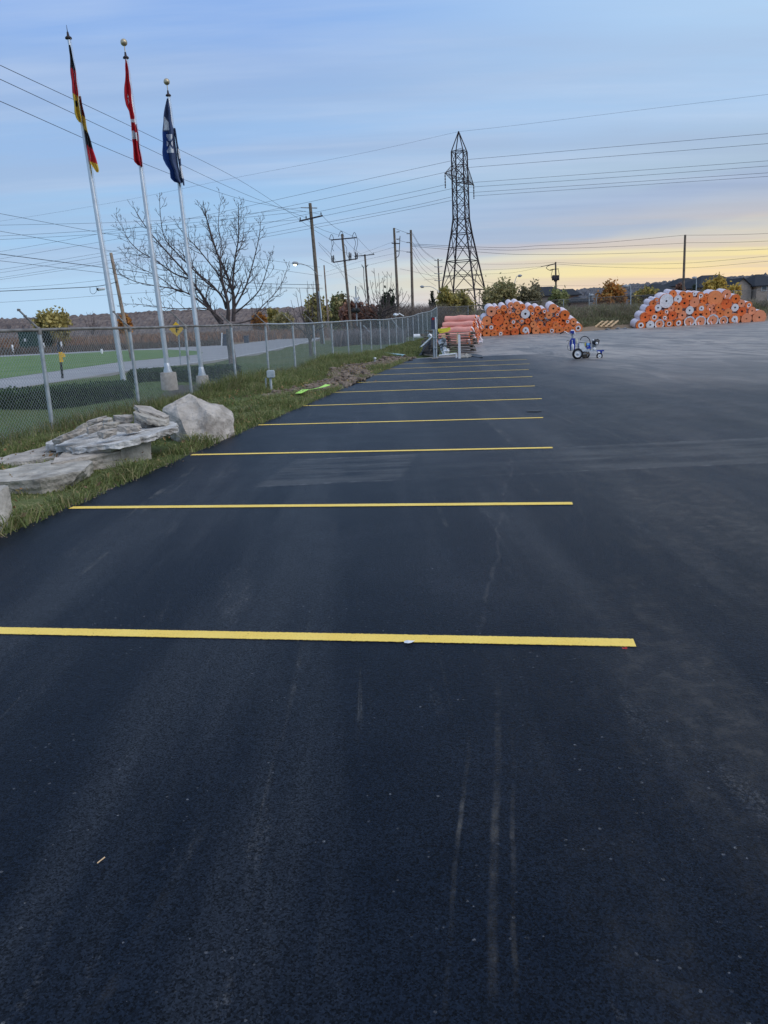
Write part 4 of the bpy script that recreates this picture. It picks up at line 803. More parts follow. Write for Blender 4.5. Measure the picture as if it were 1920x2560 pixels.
# wooded hills
def hills(name, prof, Y0, depth, mat, foot):
    xs = np.linspace(prof[0][0], prof[-1][0], 260); b = MB(); rows = 14; pts = []
    for j in range(rows+1):
        f = j/rows
        for i, x in enumerate(xs):
            ty = np.interp(x, [p[0] for p in prof], [p[1] for p in prof]); Y = Y0+depth*f; top = AT(x, ty, Y0+depth); z = foot+(top.z-foot)*(f**.8)
            q = AT(x, ty, Y); nz = mnoise.fractal(Vector((x*.09, j*.8, Y0*.01)), 1, 2, 4); z += nz*5*min(1, f*2+.1)*Y0/1500+(1.8*math.sin(i*2.7+j*1.9)*Y0/1500 if j else 0)
            pts.append(Vector((q.x, q.y, z)))
    n = len(xs); b.add(pts, [(j*n+i, j*n+i+1, (j+1)*n+i+1, (j+1)*n+i) for j in range(rows) for i in range(n-1)]); o = b.build(name, mat); tag(o, kind='structure')
def hillmat(nm, a, b_, s):
    m, p = new_mat(nm); co = COORD('World'); n1 = NOISE(co, s, 6, .7, 1, .5, 2.5); n2 = NOISE(co, s*.15, 4, .6)
    c = MIX(SMOOTH(n1, .35, .65), a, b_); c = MIX(MATH('MULTIPLY', SMOOTH(n2, .5, .7), .5), c, tuple(v*.75 for v in a)); LK(c, p.inputs['Base Color']); p.inputs['Roughness'].default_value = 1; p.inputs['Specular IOR Level'].default_value = 0; BUMP(p, n1, 1, 8); return m
hills('hills', [(-500, 815), (0, 797), (130, 792), (300, 782), (420, 776), (600, 771), (760, 768), (900, 775), (1050, 790), (1200, 800)], 1300, 500, hillmat('autumn_woods', (.155, .128, .125), (.245, .205, .185), .06), -2)
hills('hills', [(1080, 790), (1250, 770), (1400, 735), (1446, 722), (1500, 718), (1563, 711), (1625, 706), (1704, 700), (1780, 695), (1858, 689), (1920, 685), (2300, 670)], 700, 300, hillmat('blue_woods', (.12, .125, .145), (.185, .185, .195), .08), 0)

# ------------------------------------------------------------------ utility poles
def upole(lab, top, bot, Y, rt, rb, arms=(), mat='wood', ground=0.0, group='wooden utility poles', extra=None):
    T = AT(*top, Y); Bq = AT(*bot, Y); d = Bq-T; Bq = T+d*((T.z-ground+.2)/max(.1, T.z-Bq.z))
    t = thing('utility_pole', lab, 'utility pole', Vector((Bq.x, Bq.y, ground)), group)
    b = MB(); b.tube([Bq, Bq.lerp(T, .5), T], [rb, (rt+rb)/2, rt], 12); b.build('shaft', M[mat], t)
    for (x0, y0, x1, y1, ins) in arms:
        A, B_ = AT(x0, y0, Y-.15), AT(x1, y1, Y-.15); b = MB(); b.beam(A, B_, .09, .12); o = b.build('crossarm', M['steel_dark'], t)
        for f in ins:
            p = A.lerp(B_, f); b = MB(); b.lathe(p+Vector((0, 0, .05)), [(.02, 0), (.02, .06), (.07, .07), (.03, .12), (.065, .14), (.03, .19), (.05, .21), (.015, .26)], 8); b.build('insulator', M['ceramic'], o)
    if extra: extra(t, T, Bq, Y)
    return t
def ex1(t, T, Bq, Y):
    pts = catmull([AT(793, 686, Y-.1), AT(778, 670, Y-.5), AT(762, 662, Y-.9), AT(748, 658, Y-1.2)], 5); b = MB(); b.tube(pts, .03, 8); b.build('lamp_arm', M['galv'], t)
    b = MB(); c = AT(741, 659.5, Y-1.3); b.lathe(c+Vector((.18, 0, .0)), [(.02, -.02), (.13, .06), (.16, .2), (.14, .42), (.03, .56)], 12, Vector((-1, 0, .15))); o = b.build('lamp_head', M['ins_grey'], t)
    b = MB(); b.lathe(c+Vector((-.10, 0, -.18)), [(.03, 0), (.13, .05), (.17, .13)], 12); b.build('lamp_lens', M['glow'], o)
    b = MB(); b.tube([AT(797, 728, Y-.2), AT(803, 790, Y-.2), AT(812, 870, Y-.2)], .055, 8); b.build('conduit', M['greybox'], t)
    b = MB(); A = AT(752, 519, Y); B_ = AT(793, 520, Y); b.tube([A, B_], [.04, .05], 8); b.build('top_insulator', M['ins_grey'], t)
upole('tall leaning utility pole with two crossarms and a lit street lamp', (775, 508), (806, 860), 69.7, .13, .19, [(748, 553, 807, 539, (.05, .3, .93))], extra=ex1)
def loops(arm, n=7):
    def f(t, T, Bq, Y):
        for (x, y, h, w_) in arm:
            b = MB(); pts = [AT(x-w_+2*w_*k/8, y-h*math.sin(math.pi*k/8), Y-.2) for k in range(9)]; b.tube(pts, .03, 5, caps=False); b.build('jumper_cable', M['cable'], t)
        for (x0, y0, x1, y1) in [(826, 597, 832, 655), (831, 600, 834, 628), (891, 592, 893, 648), (885, 596, 889, 640), (860, 610, 874, 648)]:
            b = MB(); pts = [AT(x0+(x1-x0)*k/6+3*math.sin(k*1.1), y0+(y1-y0)*k/6, Y-.2) for k in range(7)]; b.tube(pts, .025, 5, caps=False); b.build('jumper_cable', M['cable'], t)
        for (x, y0, y1) in [(830, 640, 656), (834, 638, 654), (873, 630, 652), (877, 632, 650), (889, 630, 650), (893, 632, 648)]:
            b = MB(); A, B_ = AT(x, y0, Y-.25), AT(x, y1, Y-.25); b.tube([A, A.lerp(B_, .5), B_], [.05, .09, .05], 8); b.build('fused_cutout', M['ceramic'], t)
    return f
upole('utility pole with two crossarms carrying looped cables', (855, 585), (876, 800), 93.6, .13, .17, [(827, 600, 892, 594, ()), (832, 656, 892, 647, ())], extra=loops([(829, 600, 14, 6), (853, 592, 14, 7), (886, 595, 14, 6)]))
def ex3(t, T, Bq, Y):
    b = MB()
    for s in (-1, 1):
        pts = catmull([AT(912+s*2, 670, Y), AT(912+s*8, 662, Y), AT(912+s*3, 672, Y-.1), AT(914+s*4, 700, Y-.1), AT(919+s*3, 760, Y-.1)], 4); b.tube(pts, .05, 6)
    b.build('riser_cable', M['cable'], t)
upole('utility pole with a single crossarm and cable risers', (912, 636), (922, 772), 124, .14, .18, [(886, 641, 936, 636, (.05, .95))], extra=ex3)
upole('thin pale utility pole right of the street lamp pole', (810, 663), (820, 795), 110, .09, .14, mat='wood_pale')
def ex5(t, T, Bq, Y):
    b = MB(); b.beam(AT(979, 608, Y-.2), AT(1000, 609, Y-.2), .1, .1); b.build('crossarm', M['steel_dark'], t)
    b = MB(); pts = catmull([AT(1000, 590, Y), AT(998, 630, Y-.1), AT(996, 640, Y-.2), AT(991, 644, Y-.2)], 4); b.tube(pts, .04, 5); b.build('riser_cable', M['cable'], t)
    for y in (580, 598, 628): b = MB(); p = AT(991, y, Y-.2); b.tube([p, p+Vector((.35, 0, .02))], .06, 6); b.build('insulator', M['ins_grey'], t)
upole('left one of two tall bare poles left of the tower', (985, 570), (994, 745), 90, .12, .18, extra=ex5)
def ex6(t, T, Bq, Y):
    for y in (584, 606, 630): b = MB(); p = AT(1026, y, Y-.2); b.tube([p, p-Vector((.45, 0, -.02))], .06, 6); b.build('insulator', M['ins_grey'], t)
upole('right one of two tall bare poles left of the tower', (1027, 575), (1031, 745), 94, .13, .18, extra=ex6)
def ex7(t, T, Bq, Y):
    for y in (652, 668, 685, 702):
        for s in (-1, 1): b = MB(); p = AT(1096, y, Y-.2); b.tube([p, p+Vector((s*.7, 0, .12))], [.05, .07], 6); b.build('insulator', M['ins_grey'], t)
upole('short pole with paired insulators just left of the tower', (1095, 647), (1099, 735), 140, .13, .18, extra=ex7, ground=.5)
upole('dark utility pole standing behind the right hand roll pile', (1713, 587), (1708, 728), 116, .15, .2, mat='wood', ground=1.4)
def ex9(t, T, Bq, Y):
    for dx, dy in ((-5, 0), (0, 3), (5, 0)):
        b = MB(); b.lathe(AT(1389+dx, 695+dy, Y-.4), [(.3, -.45), (.34, -.4), (.34, .45), (.2, .55)], 12); b.build('transformer', M['steel_dark'], t)
    b = MB(); b.tube(catmull([AT(1388, 660, Y), AT(1372, 664, Y), AT(1366, 670, Y), AT(1376, 676, Y), AT(1388, 672, Y)], 5), .06, 5); b.tube(catmull([AT(1382, 672, Y), AT(1378, 690, Y), AT(1381, 698, Y)], 4), .05, 5); b.tube(catmull([AT(1395, 672, Y), AT(1398, 690, Y), AT(1393, 698, Y)], 4), .05, 5); b.build('jumper_cable', M['cable'], t)
upole('distant pole with transformers above the dark roofed house', (1389, 655), (1390, 730), 160, .16, .22, [(1352, 667, 1388, 659, ()), (1376, 674, 1397, 672, ())], ground=1.0, extra=ex9)
upole('weathered leaning pole with a cable splice beside the leftmost flagpole', (277, 632), (330, 897), 49, .09, .13, mat='wood_pale')

# small street lamps in the distance
def street_lamp(lab, px, y0, y1, Y, dx, hy, lit=True):
    base = AT(px, y1, Y); t = thing('street_lamp', lab, 'street lamp', base, 'distant street lamps'); k = Y/1923
    A = AT(px, y0, Y); b = MB(); b.tube([base-Vector((0, 0, 1.5)), A], [.09, .06], 8); b.build('post', M['galv'], t)
    H = AT(px+dx, hy, Y); b = MB(); b.tube(catmull([A, A.lerp(H, .5)+Vector((0, 0, .35)), H], 5), .05, 6); b.build('arm', M['galv'], t)
    b = MB(); b.lathe(H, [(.06, -.1), (.2, .05), (.22, .35), (.06, .6)], 10, Vector((1 if dx > 0 else -1, 0, .1))); o = b.build('lamp_head', M['ins_grey'], t)
    b = MB(); b.lathe(H+Vector((.25 if dx > 0 else -.25, 0, -.16)), [(.03, 0), (.10, .05), (.13, .12)], 10); b.build('lamp_lens', M['glow'], o)
street_lamp('lit lamp on a long arm between the tall bare poles and the tower', 1097, 728, 745, 132, -38, 717)
street_lamp('street lamp above the large olive tree', 1287, 705, 735, 130, 9, 690)
street_lamp('lit lamp post standing in the gap between the roll piles', 1577, 724, 790, 98, -7, 716)
street_lamp('small lit lamp near the low brown shed', 1473, 740, 775, 112, 1, 739)
street_lamp('lamp post behind the right hand roll pile beside the dark spruce', 1741, 700, 730, 118, -1, 695)

# ------------------------------------------------------------------ lattice tower
TX = AT(1158.5, 725, 153); TX.z = 0.5
tower = thing('transmission_tower', 'tall dark lattice transmission tower in the middle distance', 'tower', TX)
ang = math.atan2(14.0, 6.8)
def hw(z): return float(np.interp(z, [0, 7.1, 12.4, 17.3, 19.95, 31.7], [5.3, 4.1, 2.95, 1.93, 1.5, 1.42]))
axis_shift = lambda z: Vector((-(z-7)*.0108, 0, 0))
def corner_p(k, z):
    r = hw(z)*1.118; a = ang+math.pi/4+k*math.pi/2; return Vector((TX.x+math.cos(a)*r, TX.y+math.sin(a)*r, z))+axis_shift(z)
ZT = 31.6; levels = [0, 7.1, 12.4, 17.3, 19.95, 22.4, 24.8, 26.6, 29.2, ZT]
for k in range(4):
    b = MB(); zs = [-.5]+levels[1:]; b.tube([corner_p(k, z) for z in zs], [.17]*5+[.14]*(len(zs)-5), 6); b.build('leg', M['steel_dark'], tower)
PK = Vector((TX.x, TX.y, 35.05))+axis_shift(35)
for li in range(len(levels)-1):
    z0, z1 = levels[li], levels[li+1]; b = MB(); th = .06 if li > 3 else .075
    for k in range(4):
        A0, A1, B0_, B1 = corner_p(k, z0), corner_p(k, z1), corner_p(k+1, z0), corner_p(k+1, z1)
        b.tube([A1, B1], th, 4, caps=False)
        if li == 0: b.tube([A1.lerp(B1, .5), A0], th, 4, caps=False); b.tube([A1.lerp(B1, .5), B0_], th, 4, caps=False)
        else:
            b.tube([A0, B1], th, 4, caps=False); b.tube([B0_, A1], th, 4, caps=False)
            if li in (1, 2): m0, m1 = A0.lerp(A1, .5), B0_.lerp(B1, .5); b.tube([m0, m1], th*.7, 4, caps=False)
    b.build('lattice_bracing', M['steel_dark'], tower)
b = MB()
for k in range(4): b.tube([corner_p(k, ZT), PK], .10, 5); b.tube([corner_p(k, ZT), PK.lerp(corner_p(k+1, ZT), .9)], .04, 4, caps=False)
b.tube([corner_p(0, ZT), corner_p(2, ZT)], .05, 4); b.build('peak', M['steel_dark'], tower)
ad = Vector((6.8, 14, 0)).normalized(); tips = []
for sgn, lab in ((-1, 'left'), (1, 'right')):
    tip = Vector((TX.x, TX.y, 26.85))+axis_shift(27)+ad*sgn*7.8; tips.append(tip); b = MB()
    cs = sorted(range(4), key=lambda k: -(corner_p(k, 27)-TX).dot(ad)*sgn)[:2]
    for k in cs:
        for z in (26.6, 29.2): b.tube([corner_p(k, z), tip], .07, 4)
        for f in (.2, .4, .6, .8): b.tube([corner_p(k, 26.6).lerp(tip, f), corner_p(k, 29.2).lerp(tip, f-.15)], .04, 4, caps=False)
    for f in (.15, .35, .55, .75): b.tube([corner_p(cs[0], 26.6).lerp(tip, f), corner_p(cs[1], 26.6).lerp(tip, min(1, f+.15))], .04, 4, caps=False)
    b.build('crossarm', M['steel_dark'], tower)
    b = MB(); e_ = tip-Vector((0, 0, 2.6)); b.tube([tip-Vector((0, 0, .25*i)) for i in range(11)], [.06 if i % 2 else .13 for i in range(11)], 8); b.build('insulator_string', M['ceramic'], tower)

# ------------------------------------------------------------------ wires
def wire(lab, pts, r, mat='cable', group='overhead wires', sub=8):
    r *= .75
    P = catmull([AT(*p) for p in pts], sub); b = MB(); b.tube(P, r, 5); return tag(b.build('overhead_wire', M[mat]), lab, 'wire', group)
H = 'high voltage wires on the lattice tower'
wire('thin ground wire from the tower peak to the right edge', [(1147, 329, 152.5), (1300, 312, 147), (1600, 275, 138), (1920, 236, 130), (2150, 205, 124)], .022, 'cable_hv', H)
wire('thin ground wire from the tower peak sagging to the left', [(1147, 329, 152.5), (900, 384, 160), (580, 446, 169), (300, 503, 180), (0, 553, 195), (-260, 585, 210)], .022, 'cable_hv', H)
RW = [('uppermost', [(1168, 399), (1500, 370), (1920, 334), (2150, 313)], 147), ('second highest', [(1168, 419), (1500, 393), (1920, 359), (2150, 340)], 147), ('third highest', [(1184, 456), (1500, 433), (1920, 402), (2150, 385)], 158), ('fourth highest', [(1172, 468), (1500, 446), (1920, 415), (2150, 398)], 153), ('fifth highest', [(1168, 482), (1500, 460), (1920, 432), (2150, 416)], 153), ('lowest', [(1184, 490), (1500, 469), (1920, 441), (2150, 425)], 158)]
for nm, pts, Y0 in RW:
    wire('%s high voltage conductor right of the lattice tower' % nm, [(x, y, Y0-(x-1170)*.030) for x, y in pts], .036, 'cable_hv', H)
LW = [('uppermost', [(1128, 402), (900, 452), (720, 493), (500, 541), (308, 574), (0, 629), (-260, 668)]), ('second highest', [(1112, 431), (889, 480), (720, 516), (500, 562), (308, 595), (0, 647), (-260, 684)]), ('third highest', [(1112, 462), (1031, 480), (783, 532), (560, 581), (308, 623), (0, 674), (-260, 707)]), ('fourth highest', [(1130, 471), (1091, 480), (809, 540), (560, 592), (308, 632), (0, 682), (-260, 714)]), ('fifth highest', [(1130, 492), (1000, 521), (720, 574), (500, 615), (308, 645), (0, 694), (-260, 725)]), ('lowest', [(1130, 501), (1000, 528), (720, 582), (500, 622), (308, 652), (0, 699), (-260, 730)])]
def yl(x): return float(np.interp(x, [-260, 0, 308, 720, 1130], [212, 195, 180, 164, 151]))
for nm, pts in LW: wire('%s high voltage conductor left of the lattice tower' % nm, [(x, y, yl(x)) for x, y in pts], .036, 'cable_hv', H)
def y2(x): return float(np.interp(x, [-300, 0, 350, 700, 800], [20, 26, 42, 65, 69.5]))
for nm, pts in [('upper', [(-300, 18), (0, 163), (350, 327), (600, 451), (748, 548)]), ('middle', [(-300, 62), (0, 198), (350, 362), (600, 480), (766, 545)]), ('lower', [(-300, 128), (0, 253), (350, 405), (600, 497), (803, 536)])]:
    wire('%s of three near wires slanting from the upper left to the lamp pole' % nm, [(x, y, y2(x)) for x, y in pts], .014, 'cable', 'wires slanting to the lamp pole')
def y3(x): return float(np.interp(x, [-200, 0, 400, 760], [74, 73, 71, 69.6]))
for nm, pts in [('top', [(-200, 566), (0, 563), (320, 555), (560, 540), (755, 519)]), ('middle', [(-200, 596), (0, 590), (320, 571), (560, 549), (764, 528)]), ('bottom', [(-200, 606), (0, 599), (320, 581), (560, 563), (752, 549)])]:
    wire('%s of three level wires from the left edge to the top of the lamp pole' % nm, [(x, y, y3(x)) for x, y in pts], .016, 'cable', 'level wires to the lamp pole')
for nm, pts, r in [('upper grey', [(-200, 498), (0, 534), (247, 581), (420, 610), (600, 640), (800, 668)], .014), ('lower grey', [(-200, 550), (0, 578), (250, 623), (420, 647), (600, 662), (805, 690)], .014), ('lowest grey', [(-200, 632), (0, 652), (262, 683), (420, 700), (640, 716), (808, 722)], .014), ('thick black', [(-200, 606), (0, 635), (262, 669), (320, 676), (420, 690), (640, 708), (800, 712)], .024)]:
    wire('%s wire slanting down from the left edge behind the flagpoles' % nm, [(x, y, float(np.interp(x, [-200, 0, 300, 800], [40, 44, 52, 69]))) for x, y in pts], r, 'cable', 'wires slanting behind the flagpoles')
wire('thick black cable from the left edge to the leaning splice pole', [(-200, 736, 47), (0, 728, 47.5), (130, 722, 48), (240, 716, 48.6), (292, 705, 48.9)], .026, 'cable', 'cables to the leaning pole')
wire('faint cable just above the thick black cable at left', [(-200, 734, 90), (0, 722, 90), (150, 711, 90), (320, 694, 90), (600, 672, 90)], .018, 'cable_hv', 'cables to the leaning pole')
wire('faint cable below the thick black cable at left', [(-200, 766, 85), (0, 756, 85), (160, 746, 85), (320, 734, 85), (560, 722, 85), (806, 720, 85)], .018, 'cable_hv', 'cables to the leaning pole')
b = MB(); c = AT(254, 723, 48.7); b.lathe(c-Vector((.2, 0, 0)), [(.06, 0), (.085, .04), (.085, .34), (.06, .40)], 12, Vector((1, 0, .06))); o = tag(b.build('splice_case', M['white']), 'white and black cable splice case hanging near the leftmost flagpole', 'splice case'); b = MB(); b.lathe(c-Vector((.21, .0, 0)), [(.065, -.06), (.092, -.03), (.092, .03), (.065, .05)], 12, Vector((1, 0, .06))); o2 = b.build('end_cap', M['signblack']); o2.parent = o
b = MB(); b.tube(catmull([AT(225, 718, 48.5), AT(226, 730, 48.5), AT(233, 735, 48.5), AT(241, 729, 48.5), AT(241, 717, 48.5)], 5), .012, 5); tag(b.build('cable_loop', M['cable']), 'loop of black cable hanging left of the splice case', 'cable')
for nm, pts in [('upper', [(806, 540, 69.6), (840, 570, 83), (890, 594, 93.5)]), ('middle', [(764, 546, 69.6), (800, 572, 80), (855, 590, 93.5)]), ('lower', [(752, 552, 69.6), (790, 578, 82), (828, 600, 93.5)])]:
    wire('%s wire between the lamp pole and the looped cable pole' % nm, pts, .018, 'cable', 'wires between roadside poles')
for nm, pts in [('right', [(893, 594, 93.5), (912, 615, 110), (934, 637, 124)]), ('centre', [(856, 590, 93.5), (880, 618, 110), (908, 640, 124)]), ('left', [(830, 600, 93.5), (855, 626, 110), (888, 641, 124)])]:
    wire('%s wire between the looped cable pole and the single crossarm pole' % nm, pts, .02, 'cable', 'wires between roadside poles')
for i, pts in enumerate([[(796, 606, 69.6), (840, 652, 90), (862, 700, 120)], [(797, 612, 69.6), (830, 650, 85), (858, 690, 105), (876, 712, 120)], [(798, 646, 69.6), (840, 668, 90), (880, 694, 120), (905, 710, 130)]]):
    wire(['steepest', 'middle', 'flattest'][i]+' sagging line leaving the lamp pole to the right below its crossarm', pts, .016, 'cable', 'wires between roadside poles')
for nm, pts in [('top', [(987, 571, 90), (1005, 578, 92), (1027, 585, 94)]), ('second', [(990, 598, 90), (1008, 604, 92), (1027, 608, 94)]), ('third', [(990, 626, 90), (1010, 628, 92), (1027, 632, 94)])]:
    wire('%s short wire between the two tall bare poles' % nm, pts, .022, 'cable', 'wires between tall bare poles')
for i, (y0, y1) in enumerate([(582, 650), (586, 652), (605, 668), (620, 685), (630, 700), (655, 715)]):
    wire(['highest', 'second', 'third', 'fourth', 'fifth', 'lowest'][i]+' sagging wire from the right tall pole towards the tower', [(1031, y0, 94), (1058, y0+(y1-y0)*.62, 115), (1090, y1, 140)], .022, 'cable', 'wires from the tall pole towards the tower')
for i, pts in enumerate([[(1031, 610, 94), (1250, 619, 100), (1350, 614, 104), (1500, 607, 109), (1710, 588, 116)], [(1031, 613, 94), (1250, 625, 100), (1350, 622, 104), (1500, 618, 109), (1710, 608, 116)], [(1031, 616, 94), (1250, 634, 100), (1350, 636, 104), (1500, 635, 109), (1710, 629, 116)]]):
    wire(['upper', 'middle', 'lower'][i]+' long wire from the tall poles to the right hand pole', pts, .026, 'cable', 'long wires to the right hand pole')
for i, (y0, y1) in enumerate([(588, 583), (607, 602), (628, 622)]):
    wire(['upper', 'middle', 'lower'][i]+' wire from the right hand pole to the right edge', [(1712, y0, 116), (1820, (y0+y1)/2+1.5, 114), (1930, y1, 112), (2100, y1-10, 110)], .026, 'cable', 'wires beyond the right hand pole')
for i, pts in enumerate([[(1390, 656, 160), (1500, 660, 155), (1710, 658, 146), (1920, 640, 138), (2100, 622, 132)], [(1392, 660, 160), (1500, 667, 155), (1710, 670, 146), (1920, 653, 138), (2100, 636, 132)]]):
    wire(['upper', 'lower'][i]+' low wire crossing the yellow sky at right', pts, .03, 'cable_hv', 'low wires across the yellow sky')
for i, pts in enumerate([[(1388, 656, 160), (1300, 660, 150), (1200, 660, 140), (1100, 655, 130)], [(1362, 665, 160), (1280, 672, 150), (1200, 675, 140), (1095, 678, 140)], [(1352, 668, 160), (1280, 682, 150), (1200, 686, 140), (1060, 700, 120)], [(1640, 716, 170), (1500, 715, 170), (1300, 712, 150), (1200, 703, 140), (1100, 692, 135), (1000, 672, 110)]]):
    wire(['first', 'second', 'third', 'lowest'][i]+' faint wire behind the lattice tower running to the transformer pole, counted from above', pts, .024, 'cable_hv', 'faint wires behind the tower')
for i, pts in enumerate([[(895, 637, 124), (985, 604, 90)], [(830, 668, 110), (910, 640, 100), (985, 618, 90)], [(815, 680, 110), (905, 652, 100), (985, 634, 90)], [(812, 690, 110), (900, 668, 100), (985, 648, 90)]]):
    wire(['first', 'second', 'third', 'fourth'][i]+' thin wire from the left tall pole back to the roadside poles, counted from above', pts, .014, 'cable_hv', 'thin wires to the roadside poles')

# ------------------------------------------------------------------ roadside things behind the fence
t = thing('road_sign', 'yellow diamond side road sign beyond the fence', 'sign', G(451, 919)); Ys = 37.5
b = MB(); b.beam(AT(452, 921, Ys), AT(445, 800, Ys), .05, .03, Vector((0, 1, 0))); b.build('post', M['galv'], t)
c = AT(441, 823, Ys-.03); k = 14.5*Ys/1923*1.2; b = MB()
dv = [Vector((0, 0, k)), Vector((k, 0, 0)), Vector((0, 0, -k)), Vector((-k, 0, 0))]; dv = [v.lerp(Vector((0, 0, 0)), .0) for v in dv]
b.add([c+v+Vector((0, -.012, 0)) for v in dv]+[c+v+Vector((0, .012, 0)) for v in dv], [(3, 2, 1, 0), (4, 5, 6, 7), (0, 1, 5, 4), (1, 2, 6, 5), (2, 3, 7, 6), (3, 0, 4, 7)]); pl = b.build('sign_plate', M['yellow'], t)
b = MB(); cf = c+Vector((0, -.018, 0)); b.box(cf, (.055, .006, .30)); b.box(cf+Vector((.085, 0, .075)), (.13, .006, .05)); b.box(cf+Vector((.07, 0, -.02)), (.09, .006, .05)); b.build('sign_symbol', M['signblack'], pl)
t = thing('utility_cabinet', 'dark green utility cabinet on a pale concrete pad far left', 'cabinet', G(85, 883)); c = G(85, 883); k = c.y/1923
b = MB(); b.box(c+Vector((0, 0, .12)), (68*k, 2.2, .28)); b.build('pad', M['concrete'], t)
b = MB(); b.box(c+Vector((-.4, 0, .26+1.15)), (34*k, 1.5, 2.3)); b.box(c+Vector((-.4, 0, 2.62)), (36*k, 1.6, .1)); o = b.build('cabinet_body', M['darkgreen'], t)
b = MB(); b.box(c+Vector((-.5, -.77, 1.6)), (.25, .02, .35)); b.build('notice', M['white'], o)
for x, y0, y1, lab in [(34, 863, 886, 'white bollard left of the green cabinet'), (112, 858, 880, 'white bollard right of the green cabinet'), (156, 855, 879, 'white bollard near the yellow and black marker'), (255, 873, 884, 'white stub post on the far lawn behind the leftmost flagpole')]:
    B_ = G(x, y1, .13); b = MB(); b.lathe(B_, [(.10, 0), (.10, (y1-y0)*B_.y/1923*.95), (.05, (y1-y0)*B_.y/1923)], 10); tag(b.build('bollard', M['white']), lab, 'bollard')
t = thing('marker_post', 'yellow and black marker post behind the hedge at left', 'marker post', G(157, 952)); Ym = 29.6
b = MB(); b.tube([AT(158, 957, Ym), AT(146, 855, Ym)], .045, 8); b.build('post', M['signblack'], t)
b = MB(); A, B_ = AT(151, 880, Ym-.06), AT(154, 905, Ym-.06); b.beam(A, B_, .11, .10); b.box(AT(157, 888, Ym-.06), (.14, .1, .14)); b.build('yellow_marker', M['yellow'], t)
b = MB(); A, B_ = AT(145, 862, Ym-.05), AT(147, 878, Ym-.05); b.beam(A, B_, .10, .05); b.build('dark_plate', M['navy'], t)
t = thing('railway_signal', 'railway crossing signal with two dark lamps among the poles', 'railway signal', AT(892, 815, 88)); Yr = 88
b = MB(); b.tube([AT(893, 815, Yr), AT(889, 715, Yr)], .07, 8); b.build('mast', M['ins_grey'], t)
b = MB(); b.beam(AT(884, 744, Yr-.1), AT(898, 756, Yr-.1), .2, .04, Vector((0, 1, 0))); b.beam(AT(898, 742, Yr-.15), AT(885, 757, Yr-.15), .2, .04, Vector((0, 1, 0))); b.build('crossbuck', M['white'], t)
for x in (884.5, 894.5): b = MB(); b.lathe(AT(x, 776, Yr-.2), [(.05, .2), (.28, .16), (.28, -.02), (.12, -.06)], 16, Vector((0, 1, 0))); b.build('signal_lamp', M['signblack'], t)
t = thing('notice_board', 'white and dark sign board beside the road near the bare tree', 'sign', AT(560, 866, 66)); 
b = MB(); b.box(AT(561, 850, 66), (.55, .06, .95)); b.build('board', M['navy'], t); b = MB(); b.beam(AT(554, 864, 65.9), AT(555, 832, 65.9), .12, .1); b.build('post', M['white'], t)
b = MB(); c = AT(616, 849, 78); b.box(c, (.44, .4, .66)); b.box(c+Vector((0, 0, .36)), (.5, .46, .06)); tag(b.build('bin', M['navy']), 'dark bin beside the far edge of the road', 'bin')
b = MB(); b.beam(AT(786, 868, 41.2), AT(787, 884, 41.2), .10, .02, Vector((0, 1, 0))); tag(b.build('marker_plate', M['white']), 'white marker plate at the foot of the slim bare tree', 'marker')
for x0, y0, x1, y1, Y, lab in [(908, 813, 939, 848, 62, 'left pale guy wire guard seen through the fence'), (977, 795, 1005, 832, 72, 'right pale guy wire guard seen through the fence')]:
    b = MB(); b.tube([AT(x0, y0, Y), AT(x1, y1, Y)], .06, 6); tag(b.build('guy_guard', M['yellowbeam'] if 0 else M['ins_grey']), lab, 'guy wire')
b = MB()
for i in range(26):
    px = random.uniform(-20, 520); Y = random.uniform(100, 150); p = AT(px, 850, Y); b.tube([Vector((p.x, p.y, 0)), Vector((p.x, p.y, 1.75))], .06, 5)
tag(b.build('vineyard_posts', M['wood_pale']), 'rows of small vineyard posts far behind the road', kind='stuff')

